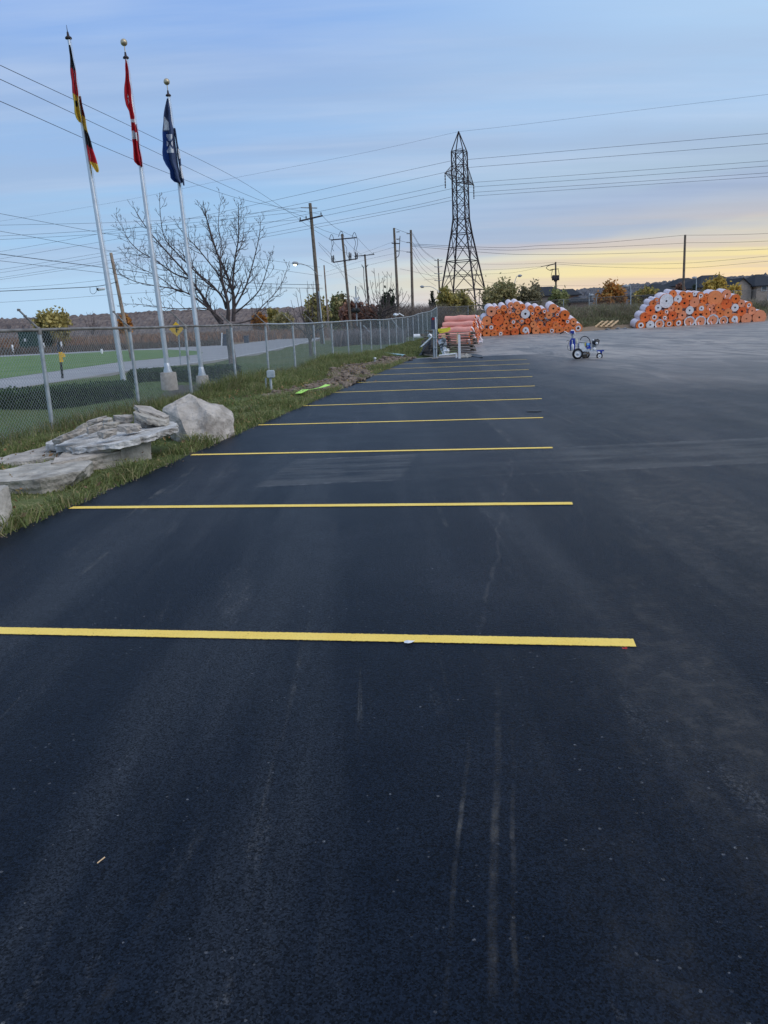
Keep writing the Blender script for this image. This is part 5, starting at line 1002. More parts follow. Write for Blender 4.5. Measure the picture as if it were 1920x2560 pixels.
# ------------------------------------------------------------------ houses
def house(lab, px, Y, half, eave_y, ridge_y, depth, zb, wall='stucco', ridge_half=.45, windows=(), gable=None, group='houses beyond the yard', rot=0):
    c = AT(px, eave_y, Y); ez_ = c.z; k = Y/1923; hw_ = half*k; rz = AT(px, ridge_y, Y+depth/2).z; t = thing('house', lab, 'house', Vector((c.x, c.y, zb)), group)
    fx = Vector((math.cos(rot), math.sin(rot), 0)); fy = Vector((-math.sin(rot), math.cos(rot), 0)); C0 = Vector((c.x, c.y, 0))
    W = lambda x, y, z: C0+fx*x+fy*y+Vector((0, 0, z))
    b = MB(); vs = [W(x, y, z) for z in (zb-1, ez_) for x, y in ((-hw_*.94, 0), (hw_*.94, 0), (hw_*.94, depth), (-hw_*.94, depth))]
    b.add(vs, [(0, 1, 5, 4), (1, 2, 6, 5), (2, 3, 7, 6), (3, 0, 4, 7)]); wl = b.build('wall', M[wall], t)
    b = MB(); o_ = .4; rh = hw_*ridge_half; vs = [W(-hw_-o_, -o_, ez_), W(hw_+o_, -o_, ez_), W(hw_+o_, depth+o_, ez_), W(-hw_-o_, depth+o_, ez_), W(-rh, depth/2, rz), W(rh, depth/2, rz)]
    b.add(vs+[v-Vector((0, 0, .18)) for v in vs[:4]], [(0, 1, 5, 4), (1, 2, 5), (2, 3, 4, 5), (3, 0, 4), (0, 6, 7, 1), (1, 7, 8, 2), (2, 8, 9, 3), (3, 9, 6, 0), (6, 9, 8, 7)]); rf = b.build('roof', M['roof'], t)
    for (x0, y0, x1, y1) in windows:
        A, B_ = AT(x0, y0, Y-.06), AT(x1, y1, Y-.06); mid_ = (A+B_)/2; b = MB(); b.box(mid_, (abs(B_.x-A.x)+.16, .1, abs(A.z-B_.z)+.16)); f = b.build('window', M['white'], t); b = MB(); b.box(mid_-Vector((0, .04, 0)), (abs(B_.x-A.x), .06, abs(A.z-B_.z))); b.build('pane', M['glass'], f)
    if gable:
        gx, gh, gey, gry, gd = gable; g0 = AT(gx-gh, gey, Y-gd); g1 = AT(gx+gh, gey, Y-gd); g2 = AT(gx, gry, Y-gd); b = MB()
        b.add([Vector((g0.x, g0.y, zb-1)), Vector((g1.x, g1.y, zb-1)), g1, g2, g0]+[Vector((v.x, v.y+gd+depth*.5, v.z)) for v in (g0, g1)]+[Vector((g0.x, g0.y+gd+depth*.5, zb-1)), Vector((g1.x, g1.y+gd+depth*.5, zb-1))], [(0, 1, 2, 3, 4), (1, 8, 6, 2), (0, 4, 5, 7)]); gw = b.build('gable_wall', M[wall], t)
        b = MB(); ov = .35; q = Vector((0, gd+depth*.5, 0)); up_ = Vector((0, 0, .14)); s0, s1 = (g0-g2)*1.12, (g1-g2)*1.12
        for s in (s0, s1): a0 = g2-Vector((0, ov, 0)); b.add([a0, a0+s, a0+s+q, a0+q, a0+up_, a0+s+up_, a0+s+q+up_, a0+q+up_], [(0, 1, 2, 3), (4, 7, 6, 5), (0, 4, 5, 1), (1, 5, 6, 2)])
        b.build('gable_roof', M['roof'], t)
    return t
house('long dark roofed house behind the left roll pile', 1378, 150, 52, 738, 716, 12, .5, 'stucco', .35, [(1452-34, 742, 1430, 752)])
house('brick wing with dark roof right of the long dark roofed house', 1425, 146, 22, 737, 722, 8, .5, 'brick', .9)
house('low brown shed with shallow roof in the gap between the piles', 1450, 118, 24, 753, 741, 5, .8, 'brick', .1)
house('dark hip roofed house left of the right hand pole', 1668, 140, 40, 732, 707, 12, .8, 'stucco', .12, [(1648, 737, 1658, 748)])
house('dark roofed house left of the bright yellow tree', 1640, 128, 28, 739, 728, 8, .8, 'stucco', .6)
house('big grey roofed house behind the bright yellow tree', 1812, 150, 58, 715, 686, 14, 1.0, 'stucco', .35)
house('gabled tan house with arched windows at right', 1872, 138, 40, 712, 697, 10, 1.0, 'stucco', .5, [(1849, 712, 1855, 721), (1857, 712, 1863, 721)], gable=(1857, 22, 716, 696, 3.0))
house('dark roofed house at the right edge of the picture', 1935, 134, 44, 712, 684, 12, 1.0, 'stucco', .12, [(1905, 716, 1916, 726)])
house('distant dark roof on the skyline left of the big grey house', 1735, 175, 40, 712, 694, 12, .8, 'stucco', .3)

# ------------------------------------------------------------------ foam rolls
def foam_mat(nm, col, face):
    m, p = new_mat(nm); co = COORD(); n1 = NOISE(co, 3, 5, .6); n2 = NOISE(co, 26, 3, .6)
    c = MIX(SMOOTH(n1, .3, .7), tuple(v*.86 for v in col), col); c = MIX(MATH('MULTIPLY', SMOOTH(n2, .5, .8), .25), c, tuple(v*.6 for v in col))
    LK(c, p.inputs['Base Color']); p.inputs['Roughness'].default_value = .85; p.inputs['Specular IOR Level'].default_value = .15; BUMP(p, n2, .3, .02); return m
M['foam_O'] = foam_mat('orange_foam', (.96, .27, .085), 1); M['foam_O1'] = foam_mat('deep_orange_foam', (.90, .215, .055), 1); M['foam_O2'] = foam_mat('light_orange_foam', (.97, .33, .13), 1); M['foam_side'] = foam_mat('shaded_foam_side', (.55, .20, .10), 1); M['foam_R'] = foam_mat('red_orange_foam', (.93, .20, .06), 1); M['foam_P'] = foam_mat('pale_orange_foam', (.95, .36, .19), 1)  # foam_side is darkened: shade in the gaps between rolls put into its colour
M['foam_pink'] = foam_mat('pink_foam', (.92, .42, .34), 1)
M['film'] = simple('white_plastic_film', (.76, .64, .66), .35, .12, 4, 0, .25, 9, .5)
M['filmface'] = simple('white_film_face', (.80, .79, .80), .45, .15, 5, 0, .4, 10, .4, dirt=((.55, .50, .48), .4))
M['redmark'] = simple('red_scuffs', (.62, .05, .02), .8, .2, 8)
M['hole'] = simple('core_hole_shade', (.02, .014, .012), .9, .2, 5)
M['cardboard'] = simple('cardboard_core', (.34, .22, .14), .9, .2, 5)
def roll(c, r, ax, L, typ, lab, group, rnd):
    ax = ax.normalized(); u = ax.cross(Vector((0, 0, 1))).normalized(); v = u.cross(ax); nseg = 26; ph = rnd.uniform(0, 6.28)
    jag = [1+.02*math.sin(k*3+ph)+rnd.uniform(-.012, .012)-(.03 if r > .5 and math.sin(2*math.pi*k/nseg+ph) < -.9 else 0) for k in range(nseg)]
    def ringp(rad, h): return [c+ax*h+(u*math.cos(2*math.pi*k/nseg)+v*math.sin(2*math.pi*k/nseg))*rad*jag[k] for k in range(nseg)]
    t = thing('foam_roll', lab, 'foam roll', c, group)
    rc = max(.06, r*rnd.uniform(.19, .25)) if r < .5 else r*.13
    # the coiled foam: end face sunk a little between turns
    b = MB(); turns = 5; radii = [r*.995]+[rc+(r-rc)*(1-(i+1)/turns) for i in range(turns)]
    rings = [ringp(r*.975, .02), ringp(r*.955, 0)]
    for i in range(1, turns): rings += [ringp(radii[i]+.004, .004*(i % 2)+rnd.uniform(0, .012))]
    rings += [ringp(rc*1.05, .01), ringp(rc, .03), ringp(rc, .5)]
    vs = [p for r_ in rings for p in r_]; b.add(vs, [(i*nseg+k, i*nseg+(k+1) % nseg, (i+1)*nseg+(k+1) % nseg, (i+1)*nseg+k) for i in range(len(rings)-1) for k in range(nseg)], None, False)
    base_m = {'O': 'foam_O', 'R': 'foam_R', 'C': 'foam_O', 'P': 'foam_P', 'W': 'filmface', 'M': 'foam_P', 'K': 'foam_P'}[typ]
    if base_m == 'foam_O': base_m = rnd.choice(('foam_O', 'foam_O', 'foam_O1', 'foam_O2'))
    b.build('foam', M[base_m], t)
    b = MB(); S0, S1 = ringp(r*.995, L), ringp(r*.995, .045); S2 = ringp(r*.975, .02); b.add(S0+S1+S2, [(j*nseg+k, j*nseg+(k+1) % nseg, (j+1)*nseg+(k+1) % nseg, (j+1)*nseg+k) for j in range(2) for k in range(nseg)], None, True); b.add(S0, [tuple(range(nseg))]); b.build('side', M['foam_side'], t)
    b = MB(); b.lathe(c+ax*.05, [(rc*.93, 0), (rc*.93, .4)], 14, ax, close=True); b.build('core', M['hole'], t)  # dark plug, the shade inside the core hole put into its colour
    # film round the outside, standing proud of the foam; sometimes folded over the face
    b = MB(); ov = rnd.choice([-.01, .0, .04]) if typ in 'ORP' else rnd.uniform(-.06, -.02); A = ringp(r*1.004, L+.01); Bq = [p-ax*(rnd.uniform(-.06, .06)) for p in ringp(r*1.004, .30)]
    b.add(A+Bq, [(k, (k+1) % nseg, nseg+(k+1) % nseg, nseg+k) for k in range(nseg)], None, True); b.build('film_wrap', M['film'], t)
    if typ == 'C':
        b = MB(); q = rnd.uniform(.52, .66); A = ringp(r*q, -.014); Bq = ringp(rc*1.25, -.02); Cq = ringp(rc*1.2, .05); A = [a.lerp(c, rnd.uniform(0, .16)) for a in A]
        b.add(A+Bq+Cq, [(j*nseg+k, j*nseg+(k+1) % nseg, (j+1)*nseg+(k+1) % nseg, (j+1)*nseg+k) for j in range(2) for k in range(nseg)]); b.build('folded_film', M['filmface'], t)
    if typ == 'M':
        b = MB(); A = ringp(r*1.02, -.05); Bq = [p.lerp(c, rnd.uniform(.16, .30)) for p in ringp(r, -.03)]; b.add(A+Bq, [(k, (k+1) % nseg, nseg+(k+1) % nseg, nseg+k) for k in range(nseg)]); b.build('folded_film', M['filmface'], t)
    if typ == 'R':
        b = MB()
        for k in range(rnd.randint(5, 8)):
            a0 = rnd.uniform(.1, 3.0); rr_ = r*rnd.uniform(.35, .8); p = c-ax*.012+(u*math.cos(a0)+v*math.sin(a0))*rr_; w_, h_ = r*rnd.uniform(.05, .16), r*rnd.uniform(.04, .09); rt = rnd.uniform(-1, 1); uu = u*math.cos(rt)+v*math.sin(rt); vv = v*math.cos(rt)-u*math.sin(rt)
            b.add([p-uu*w_-vv*h_, p+uu*w_-vv*h_*.5, p+uu*w_*.7+vv*h_, p-uu*w_*.6+vv*h_*.8], [(0, 1, 2, 3)])
        b.build('red_scuffs', M['redmark'], t)
    if typ in 'CMP' and rnd.random() < .3:
        b = MB(); p = c-ax*.04+(u*rnd.uniform(-.5, .5)-v*.1)*r; q = p-v*r*rnd.uniform(.8, 1.1)+u*r*rnd.uniform(-.5, .5)-ax*.12; wv = u*r*.07; m1 = p.lerp(q, .5)-ax*.08; b.add([p-wv, p+wv, m1+wv*1.3, m1-wv, q+wv*.6, q-wv*.6], [(0, 1, 2, 3), (3, 2, 4, 5)]); b.build('film_strip', M['film'], t)
FACE = {'O': 'plain orange', 'R': 'red scuffed', 'C': 'white centred orange', 'P': 'pale orange', 'W': 'white faced', 'M': 'film rimmed orange', 'K': 'pink'}
TAIL = {'C': ' with white film round its core'}
ORD = ['first', 'second', 'third', 'fourth', 'fifth', 'sixth', 'seventh', 'eighth', 'ninth', 'tenth', 'eleventh', 'twelfth', 'thirteenth', 'fourteenth', 'fifteenth', 'sixteenth', 'seventeenth', 'eighteenth']
def pile(data, ox, oy, scl, basef, Yf, tilt, yaw, L, where, group, seed, rowh):
    rnd = random.Random(seed); ax = Vector((math.sin(yaw)*math.cos(tilt), math.cos(yaw)*math.cos(tilt), math.sin(tilt))); rows = {}
    items = []
    for (x, y, r, typ) in data:
        px, py = ox+x/scl, oy+y/scl; Y = Yf(px); h = (basef(px)-py-r/scl)/rowh; items.append((px, py, r/scl, typ, Y, int(max(0, round(h)))))
    for row in set(i[5] for i in items):
        for j, it in enumerate(sorted([i for i in items if i[5] == row])): rows[it[:2]] = (row, j)
    rn = ['bottom', 'second', 'third', 'fourth', 'fifth', 'sixth', 'seventh', 'eighth']
    for it in items:
        px, py, rp, typ, Y, _ = it; row, j = rows[(px, py)]; rm = rp*Y/1923*.985
        size = 'small' if rm < .28 else ('big' if rm > .48 else 'medium')
        lab = '%s %s roll, %s from left in %s row of %s' % (size, FACE[typ], ORD[j], rn[min(row, 7)], where)
        roll(AT(px, py, Y+rnd.uniform(-.25, .2)+(.5 if rm < .2 else 0)), rm, ax, L, typ, lab, group, rnd)
P1 = [(268, 215, 66, 'P'), (345, 172, 28, 'P'), (376, 213, 34, 'O'), (443, 172, 42, 'O'), (432, 243, 29, 'O'), (540, 130, 40, 'P'), (518, 207, 38, 'P'), (575, 193, 20, 'W'), (622, 130, 47, 'O'), (636, 217, 36, 'O'), (700, 155, 42, 'O'), (489, 288, 48, 'O'), (568, 268, 36, 'O'), (630, 298, 36, 'O'), (738, 248, 63, 'W'), (815, 175, 42, 'O'), (836, 242, 31, 'C'), (912, 190, 45, 'O'), (895, 268, 31, 'O'), (1002, 212, 36, 'C'), (1125, 175, 58, 'O'), (1196, 188, 30, 'O'), (964, 288, 42, 'O'), (1066, 268, 48, 'O'), (1180, 258, 34, 'C'), (1287, 265, 64, 'O'), (358, 332, 82, 'R'), (205, 345, 62, 'O'), (475, 382, 48, 'O'), (572, 360, 40, 'C'), (690, 347, 37, 'C'), (772, 347, 38, 'R'), (842, 310, 34, 'O'), (903, 332, 22, 'C'), (1010, 345, 24, 'C'), (1133, 332, 40, 'O'), (1208, 337, 38, 'O'), (850, 392, 46, 'O'), (940, 396, 48, 'O'), (1070, 400, 50, 'O'), (1160, 405, 44, 'O'), (1250, 395, 40, 'O'), (1322, 355, 38, 'C'), (1405, 357, 46, 'O'), (135, 430, 50, 'C'), (266, 434, 46, 'C'), (350, 450, 42, 'O'), (427, 452, 40, 'O'), (533, 438, 40, 'O'), (633, 412, 40, 'O'), (742, 470, 78, 'C'), (90, 525, 50, 'O'), (203, 515, 58, 'O'), (308, 522, 48, 'O'), (397, 522, 40, 'C'), (485, 512, 50, 'R'), (598, 500, 54, 'R'), (885, 482, 55, 'O'), (995, 478, 56, 'O'), (1104, 482, 50, 'C'), (1210, 475, 55, 'O'), (1330, 447, 60, 'O'), (1468, 445, 62, 'C'), (1300, 470, 40, 'O'), (470, 452, 22, 'P'), (1392, 462, 34, 'O')]
pile(P1, 1180, 740, 5.53, lambda x: 844-(x-1187)*.055, lambda x: 73.5+(x-1187)*.006, R(10), R(1), 1.9, 'the left roll pile', 'foam rolls in the left pile', 3, 13)
P2 = [(195, 522, 56, 'C'), (303, 518, 48, 'W'), (408, 507, 54, 'M'), (520, 505, 50, 'C'), (628, 497, 52, 'C'), (752, 480, 62, 'M'), (880, 478, 64, 'M'), (1022, 463, 66, 'M'), (1145, 468, 52, 'M'), (1275, 452, 66, 'C'), (1412, 447, 62, 'P'), (1560, 430, 80, 'P'), (245, 430, 56, 'R'), (350, 430, 50, 'C'), (420, 383, 38, 'O'), (470, 435, 36, 'C'), (490, 367, 32, 'C'), (562, 410, 50, 'R'), (672, 407, 50, 'P'), (758, 350, 48, 'W'), (828, 398, 42, 'O'), (950, 392, 46, 'O'), (1035, 368, 34, 'P'), (1110, 388, 46, 'O'), (1200, 378, 50, 'O'), (1360, 362, 52, 'R'), (1478, 355, 44, 'P'), (307, 350, 54, 'R'), (393, 320, 40, 'W'), (545, 325, 38, 'P'), (630, 335, 46, 'O'), (893, 326, 58, 'C'), (990, 320, 38, 'P'), (1090, 318, 40, 'O'), (1280, 318, 44, 'W'), (337, 273, 38, 'O'), (380, 232, 26, 'C'), (490, 243, 80, 'W'), (597, 283, 34, 'O'), (697, 268, 56, 'R'), (813, 256, 58, 'P'), (923, 242, 42, 'O'), (1052, 215, 88, 'O'), (1182, 275, 64, 'R'), (1355, 272, 42, 'P'), (1440, 290, 40, 'C'), (570, 160, 40, 'O'), (622, 220, 46, 'W'), (687, 170, 38, 'O'), (755, 187, 44, 'O'), (815, 160, 25, 'W'), (885, 182, 42, 'C'), (1187, 165, 50, 'P'), (1290, 217, 50, 'O'), (955, 178, 24, 'O'), (1030, 298, 24, 'P')]
pile(P2, 1560, 700, 4.608, lambda x: 823-(x-1585)*.062, lambda x: 77.5+(x-1585)*.018, R(6), R(1), 2.0, 'the right roll pile', 'foam rolls in the right pile', 4, 16)
# rolls lying lengthwise left of the left pile
rnd = random.Random(9); ax = Vector((.93, -.36, 0)).normalized(); Lk = 2.05; k52 = 52/1923
def lay_roll(c, r, lab):
    t = thing('foam_roll', lab, 'foam roll', c-Vector((0, 0, r)), 'foam rolls lying lengthwise'); b = MB(); n_ = 16; m_ = 8
    pts = [c+ax*(Lk*(i/m_-.5))+Vector((0, 0, .02*math.sin(i*1.3+c.z*9))) for i in range(m_+1)]; b.tube(pts, [r*(1+.04*math.sin(i*2.1+c.x)) for i in range(m_+1)], n_); b.build('foam', M['foam_pink'], t)
    e_ = c+ax*Lk*.5; b = MB(); b.lathe(e_-ax*.02, [(r*.98, 0), (r*.95, .035), (r*.3, .045), (r*.28, -.1)], 16, ax, close=False); b.build('end_face', M['foam_O'], t)
    b = MB(); q = ax.cross(Vector((0, 0, 1)))
    for s in range(7):
        a0 = rnd.uniform(0, 6.28); w_ = r*rnd.uniform(.25, .5); st = e_+(q*math.cos(a0)+Vector((0, 0, 1))*math.sin(a0))*r*.9; d1 = st+ax*rnd.uniform(.04, .14)+Vector((0, 0, -r*rnd.uniform(.2, .5))); d2 = d1+ax*rnd.uniform(-.02, .10)+Vector((0, 0, -r*rnd.uniform(.5, 1.1)))
        wv = q*w_+Vector((0, 0, rnd.uniform(-.05, .05))); b.add([st-wv, st+wv, d1+wv*.8, d1-wv*.9, d2+wv*.4, d2-wv*.5], [(0, 1, 2, 3), (3, 2, 4, 5)])
    b.build('torn_film', M['film'] if rnd.random() < .65 else M['foam_P'], t)
LAY = []
for row, (yy, zz_, cnt) in enumerate([(0, .22, 4), (.25, .62, 4), (.5, 1.0, 3), (.75, 1.38, 3), (1.0, 1.72, 2)]):
    for j in range(cnt): LAY.append((row, j, yy+j*.62))
cb = AT(1128, 845, 51.5)
for row, j, dy in LAY:
    c = Vector((cb.x+.18*row+.30*j, 51.0+dy+row*.12, .21+row*.36)); lay_roll(c, rnd.uniform(.19, .23), 'pink roll lying lengthwise, %s from front in %s row of the low stack' % (ORD[j], ['bottom', 'second', 'third', 'fourth', 'top'][row]))

# ------------------------------------------------------------------ lumber, scrap and posts at the end of the paving
Yp = 39.5
def pallet(lab, c, wx, wy, h, rotz, mat, group='weathered pallets in the stack'):
    t = thing('pallet', lab, 'pallet', c, group); rot = Matrix.Rotation(rotz, 3, 'Z')
    for z in (.03, h-.03):
        for k in range(5):
            b = MB(); b.box(c+rot @ Vector((random.uniform(-.03, .05), -wy/2+wy*(k+.5)/5, z)), (wx*random.uniform(.93, 1.04), wy*.13, .025), rot, jit=.006); b.build('board', mat, t)
    for k in range(3): b = MB(); b.box(c+rot @ Vector((-wx/2+.06+(wx-.12)*k/2, 0, h/2)), (.10, wy, h-.09), rot); b.build('stringer', mat, t)
for i in range(6):
    c = AT(1122+random.uniform(-3, 3), 888, Yp); c.z = .04+i*.165
    pallet('weathered wooden pallet, %s in the stack beside the metal post' % ['lowest', 'second from bottom', 'third from bottom', 'third from top', 'second from top', 'topmost'][i], c, 2.6+random.uniform(-.2, .2), 1.1, .15, random.uniform(-.06, .06), M['lumber'])
b = MB(); A, B_ = AT(1108, 866, Yp-.75), AT(1109, 836, Yp-.75); b.beam(A, B_, .20, .04, Vector((0, 1, 0))); tag(b.build('plank', M['lumber_new']), 'fresh light plank standing against the pallet stack', 'plank')
b = MB(); A, B_ = AT(1143, 858, Yp-.8), AT(1144, 832, Yp-.8); b.beam(A, B_, .07, .04, Vector((0, 1, 0))); tag(b.build('plank', M['lumber_new']), 'thin upright lath at the right of the pallet stack', 'plank')
b = MB(); A, B_ = AT(1095, 826, Yp-.5), AT(1126, 822, Yp-.5); b.beam(A, B_, .12, .14); b.beam(A+Vector((.05, -.02, -.12)), B_+Vector((-.1, -.02, -.1)), .1, .06); tag(b.build('beam', M['yellowbeam']), 'yellow beam lying on top of the pallet stack', 'beam')
b = MB()
for i in range(5): A = AT(1060+i*9+random.uniform(-3, 3), 829+random.uniform(-3, 2), Yp-.2); b.beam(A, A+Vector((random.uniform(.3, .6), random.uniform(-.2, .2), random.uniform(-.03, .06))), .1, .05)
tag(b.build('scrap_wood', M['lumber']), 'loose scrap wood on the left top of the pallet stack', 'scrap wood')
# tarp heap
b = MB(); n_ = 16; cT = AT(1072, 884, 38.0); cT.z = 0; vs = []
for j in range(9):
    f = j/8
    for i in range(n_): a = 2*math.pi*i/n_; rr_ = (1-f**1.6)*(1+.18*math.sin(a*3+j)+.1*math.sin(a*7)); vs.append(cT+Vector((math.cos(a)*.46*rr_+.14*f, math.sin(a)*.5*rr_, .78*f)))
b.add(vs, [(j*n_+i, j*n_+(i+1) % n_, (j+1)*n_+(i+1) % n_, (j+1)*n_+i) for j in range(8) for i in range(n_)]); tag(b.build('tarp_heap', M['tarp']), 'heap covered with a black tarp left of the metal post', 'tarp')
b = MB(); A, B_ = AT(1051, 868, 37.3), AT(1079, 842, 37.5); b.beam(A, B_, .05, .30, Vector((.6, -1, .5))); tag(b.build('white_board', M['sheetmetal']), 'pale board leaning on the black tarp heap', 'board')
b = MB(); vs, fs = lump(AT(1074, 839, 37.5), .12, 5, .7, rough=.4); b.add(vs, fs); tag(b.build('plastic_scrap', M['white']), 'white plastic scrap on top of the tarp heap', 'scrap')
b = MB(); gp = [AT(1094+8*i, 848+5*j, 37.4+.15*math.sin(i*2+j*1.7)) for j in range(8) for i in range(4)]; gp = [AT(1093+(7.5-.7*j*.5)*i+j*1.5, 846+5*j+3*math.sin(i*2.3), 37.3+.18*math.sin(i*2+j*1.7)) for j in range(8) for i in range(4)]
b.add(gp, [(j*4+i, j*4+i+1, (j+1)*4+i+1, (j+1)*4+i) for j in range(7) for i in range(3)]); o = b.build('sheet_metal', M['sheetmetal']); o.modifiers.new('thickness', 'SOLIDIFY').thickness = .015; tag(o, 'crumpled grey metal sheet right of the metal post', 'metal sheet')
b = MB(); gp = [AT(1107+5*i+2*math.sin(j*2), 869+6*j-3*math.sin(i*1.9), 36.8+.2*math.sin(i*2+j)) for j in range(4) for i in range(4)]; b.add(gp, [(j*4+i, j*4+i+1, (j+1)*4+i+1, (j+1)*4+i) for j in range(3) for i in range(3)]); o = b.build('white_scrap', M['white']); o.modifiers.new('thickness', 'SOLIDIFY').thickness = .015; tag(o, 'bent white plastic scrap at the foot of the pallet stack', 'scrap')
b = MB(); b.beam(G(1058, 886, .06), G(1086, 890, .06), .06, .05); tag(b.build('plank', M['lumber']), 'grey plank on the ground before the tarp heap', 'plank')
Yq = 34.4; t = thing('gate_post', 'galvanised twin gate post with a dark panel at the corner of the new paving', 'post', G(1087, 897))
for x0, x1 in ((1084, 1085.5), (1089.5, 1091)): b = MB(); b.tube([AT(x1, 898, Yq), AT(x0, 820, Yq)], .042, 10); b.build('post', M['galv'], t)
for y in (845, 870): b = MB(); b.box(AT(1087.5, y, Yq-.03), (.17, .1, .035)); b.build('bracket', M['galv'], t)
b = MB(); b.box(AT(1082.5, 808, Yq), (.17, .10, .50)); b.build('panel', M['navy'], t); b = MB(); b.box(AT(1089, 808, Yq), (.07, .09, .52)); b.build('frame', M['white'], t); b = MB(); b.box(AT(1083, 797, Yq-.03), (.10, .06, .09)); b.build('reflector', M['red'], t)
b = MB(); b.box(AT(1087, 896, Yq), (.26, .2, .06)); b.build('base', M['concrete'], t)
b = MB(); b.box(Vector((0, 0, 0)), (.01, .01, .01)); b = MB(); c = G(1149, 896); b.box(c+Vector((0, 0, .48)), (.10, .08, .96)); b.box(c+Vector((-.01, 0, .97)), (.07, .06, .05)); tag(b.build('post', M['white']), 'white wooden post at the far edge of the new paving', 'post')
b = MB(); c = G(1141, 895); b.box(c+Vector((0, 0, .10)), (.06, .06, .24)); tag(b.build('stub_post', M['white']), 'short white stub post beside the white wooden post', 'post')
b = MB(); b.tube([AT(1097, 889, 35), AT(1140, 884, 35)], .035, 8); tag(b.build('pipe', M['white']), 'white pipe lying between the metal post and the stub', 'pipe')
b = MB(); pp = [(1160, 884), (1175, 883.5), (1192, 885), (1205, 888), (1207, 892.5), (1196, 893), (1184, 891), (1172, 888)]; vs = [G(x, y, .03+.02*math.sin(i*2)) for i, (x, y) in enumerate(pp)]; b.add(vs+[v-Vector((0, 0, .04)) for v in vs], [tuple(range(8))]+[(i, (i+1) % 8, (i+1) % 8+8, i+8) for i in range(8)]); tag(b.build('black_patch', M['tarp']), 'flat black patch lying beside the white post', 'sheet')  # thin black patch just proud of the ground
b = MB()
for i in range(16):
    vs, fs = lump(G(random.uniform(1153, 1176), random.uniform(886, 895), .03), random.uniform(.05, .12), 300+i); b.add(vs, fs)
tag(b.build('paving_rubble', M['rock_block']), 'small broken paving lumps beside the flat black patch', kind='stuff')
b = MB()
for i in range(3): b.add([G(1150+i*14+dx, 857-i*2+dy, .01+.01*i) for dx, dy in ((0, 0), (24, -2), (30, 1), (6, 3))], [(0, 1, 2, 3)])
tag(b.build('film_sheet', M['film']), 'white plastic film trailing on the ground at the low stack', 'film')
# pallet leaning on the bank between the piles
Pc = AT(1515, 812, 78.4); t = thing('pallet', 'pale wooden pallet lying tilted on the bank between the roll piles', 'pallet', Pc)
for k in range(4):
    b = MB(); A, B_ = AT(1488+13*k, 817-.3*k, 78.0), AT(1506+13*k, 803-.5*k, 79.4); b.beam(A, B_, .16, .09); b.build('stringer', M['lumber_new'], t)
for k in range(4): b = MB(); f = k/3; A, B_ = AT(1487+17*f, 818-14*f, 77.9+1.4*f), AT(1530+17*f, 816.5-14*f, 77.9+1.4*f); b.beam(A, B_, .18, .04); b.build('board', M['lumber_new'], t)
b = MB()
for i in range(14): vs, fs = lump(AT(random.uniform(1515, 1572), random.uniform(822, 827), 77.0), random.uniform(.2, .42), 500+i, .4); b.add(vs, fs)
tag(b.build('rubble_heap', simple('grey_rubble', (.20, .20, .21), .9, .25, 3, 0, .4, 9)), 'low grey rubble at the edge of the yard between the piles', kind='stuff')

# ------------------------------------------------------------------ line striping machine
Y0 = 28.95; S = 11.06
def L_(x, y, dy=0.0): return AT(1390+x/S, 810+y/S, Y0+dy)
kz = Y0/1923/S
g0 = G(1444, 897.5); t = thing('line_striper', 'blue and white walk behind line striping machine on the asphalt', 'line striper', g0)
YA = Vector((0, 1, 0))
def wheel(x, y, r, rim, dy, wd, name='wheel'):
    c = L_(x, y, dy); R_ = r*kz; b = MB(); b.lathe(c, [(R_*.62, -wd/2), (R_*.85, -wd/2-.004), (R_*.97, -wd*.3), (R_, 0), (R_*.97, wd*.3), (R_*.85, wd/2+.004), (R_*.62, wd/2)], 24, YA, close=False); ty = b.build(name, M['black'], t)
    b = MB(); q = rim*kz; b.lathe(c, [(q*1.02, -wd*.42), (q*.9, -wd*.30), (q*.35, -wd*.22), (q*.3, -wd*.5), (.001, -wd*.52)], 20, YA, close=False); b.lathe(c, [(q*1.02, wd*.42), (q*.9, wd*.30), (.001, wd*.3)], 20, YA, close=False); b.build('rim', M['white'], ty)
    b = MB(); b.lathe(c, [(.022, -wd*.62), (.022, wd*.6)], 10, YA); b.build('hub', M['galv'], ty)
wheel(597, 825, 148, 92, -.10, .10); wheel(815, 842, 122, 80, .42, .10); wheel(1203, 880, 88, 52, .06, .055, 'caster_wheel')
b = MB(); b.tube([L_(597, 825, -.08), L_(815, 842, .42)], .018, 8); b.build('axle', M['galv'], t)
b = MB(); b.beam(L_(560, 745, -.02), L_(1130, 745, -.02), .035, .04); b.beam(L_(600, 735, .34), L_(1130, 740, .34), .035, .04); b.beam(L_(1120, 745, -.03), L_(1120, 745, .35), .035, .04); b.beam(L_(620, 740, -.02), L_(620, 740, .35), .035, .04); b.tube([L_(880, 600, -.02), L_(880, 850, -.02)], .014, 6); b.tube([L_(905, 805, 0), L_(1130, 800, 0)], .016, 6); b.build('frame', M['alu'], t)
b = MB(); b.box(L_(700, 600, .12), (.21, .30, .21)); b.box(L_(735, 690, .12), (.24, .26, .09)); o = b.build('paint_hopper', M['white'], t); b = MB(); b.box(L_(745, 500, .12), (.235, .33, .03)); b.build('hopper_lid', M['ins_grey'], o)
b = MB(); b.box(L_(805, 560, -.03), (.02, .05, .13)); b.build('hopper_latch', M['yellowbeam'], o)
b = MB(); b.box(L_(885, 600, .12), (.135, .26, .19)); b.box(L_(880, 660, .1), (.15, .28, .06)); o = b.build('pump_housing', M['blue'], t); b = MB(); b.box(L_(885, 560, -.02), (.10, .012, .08)); b.build('badge', simple('pale_blue_badge', (.18, .42, .80), .4, .1, 5), o)
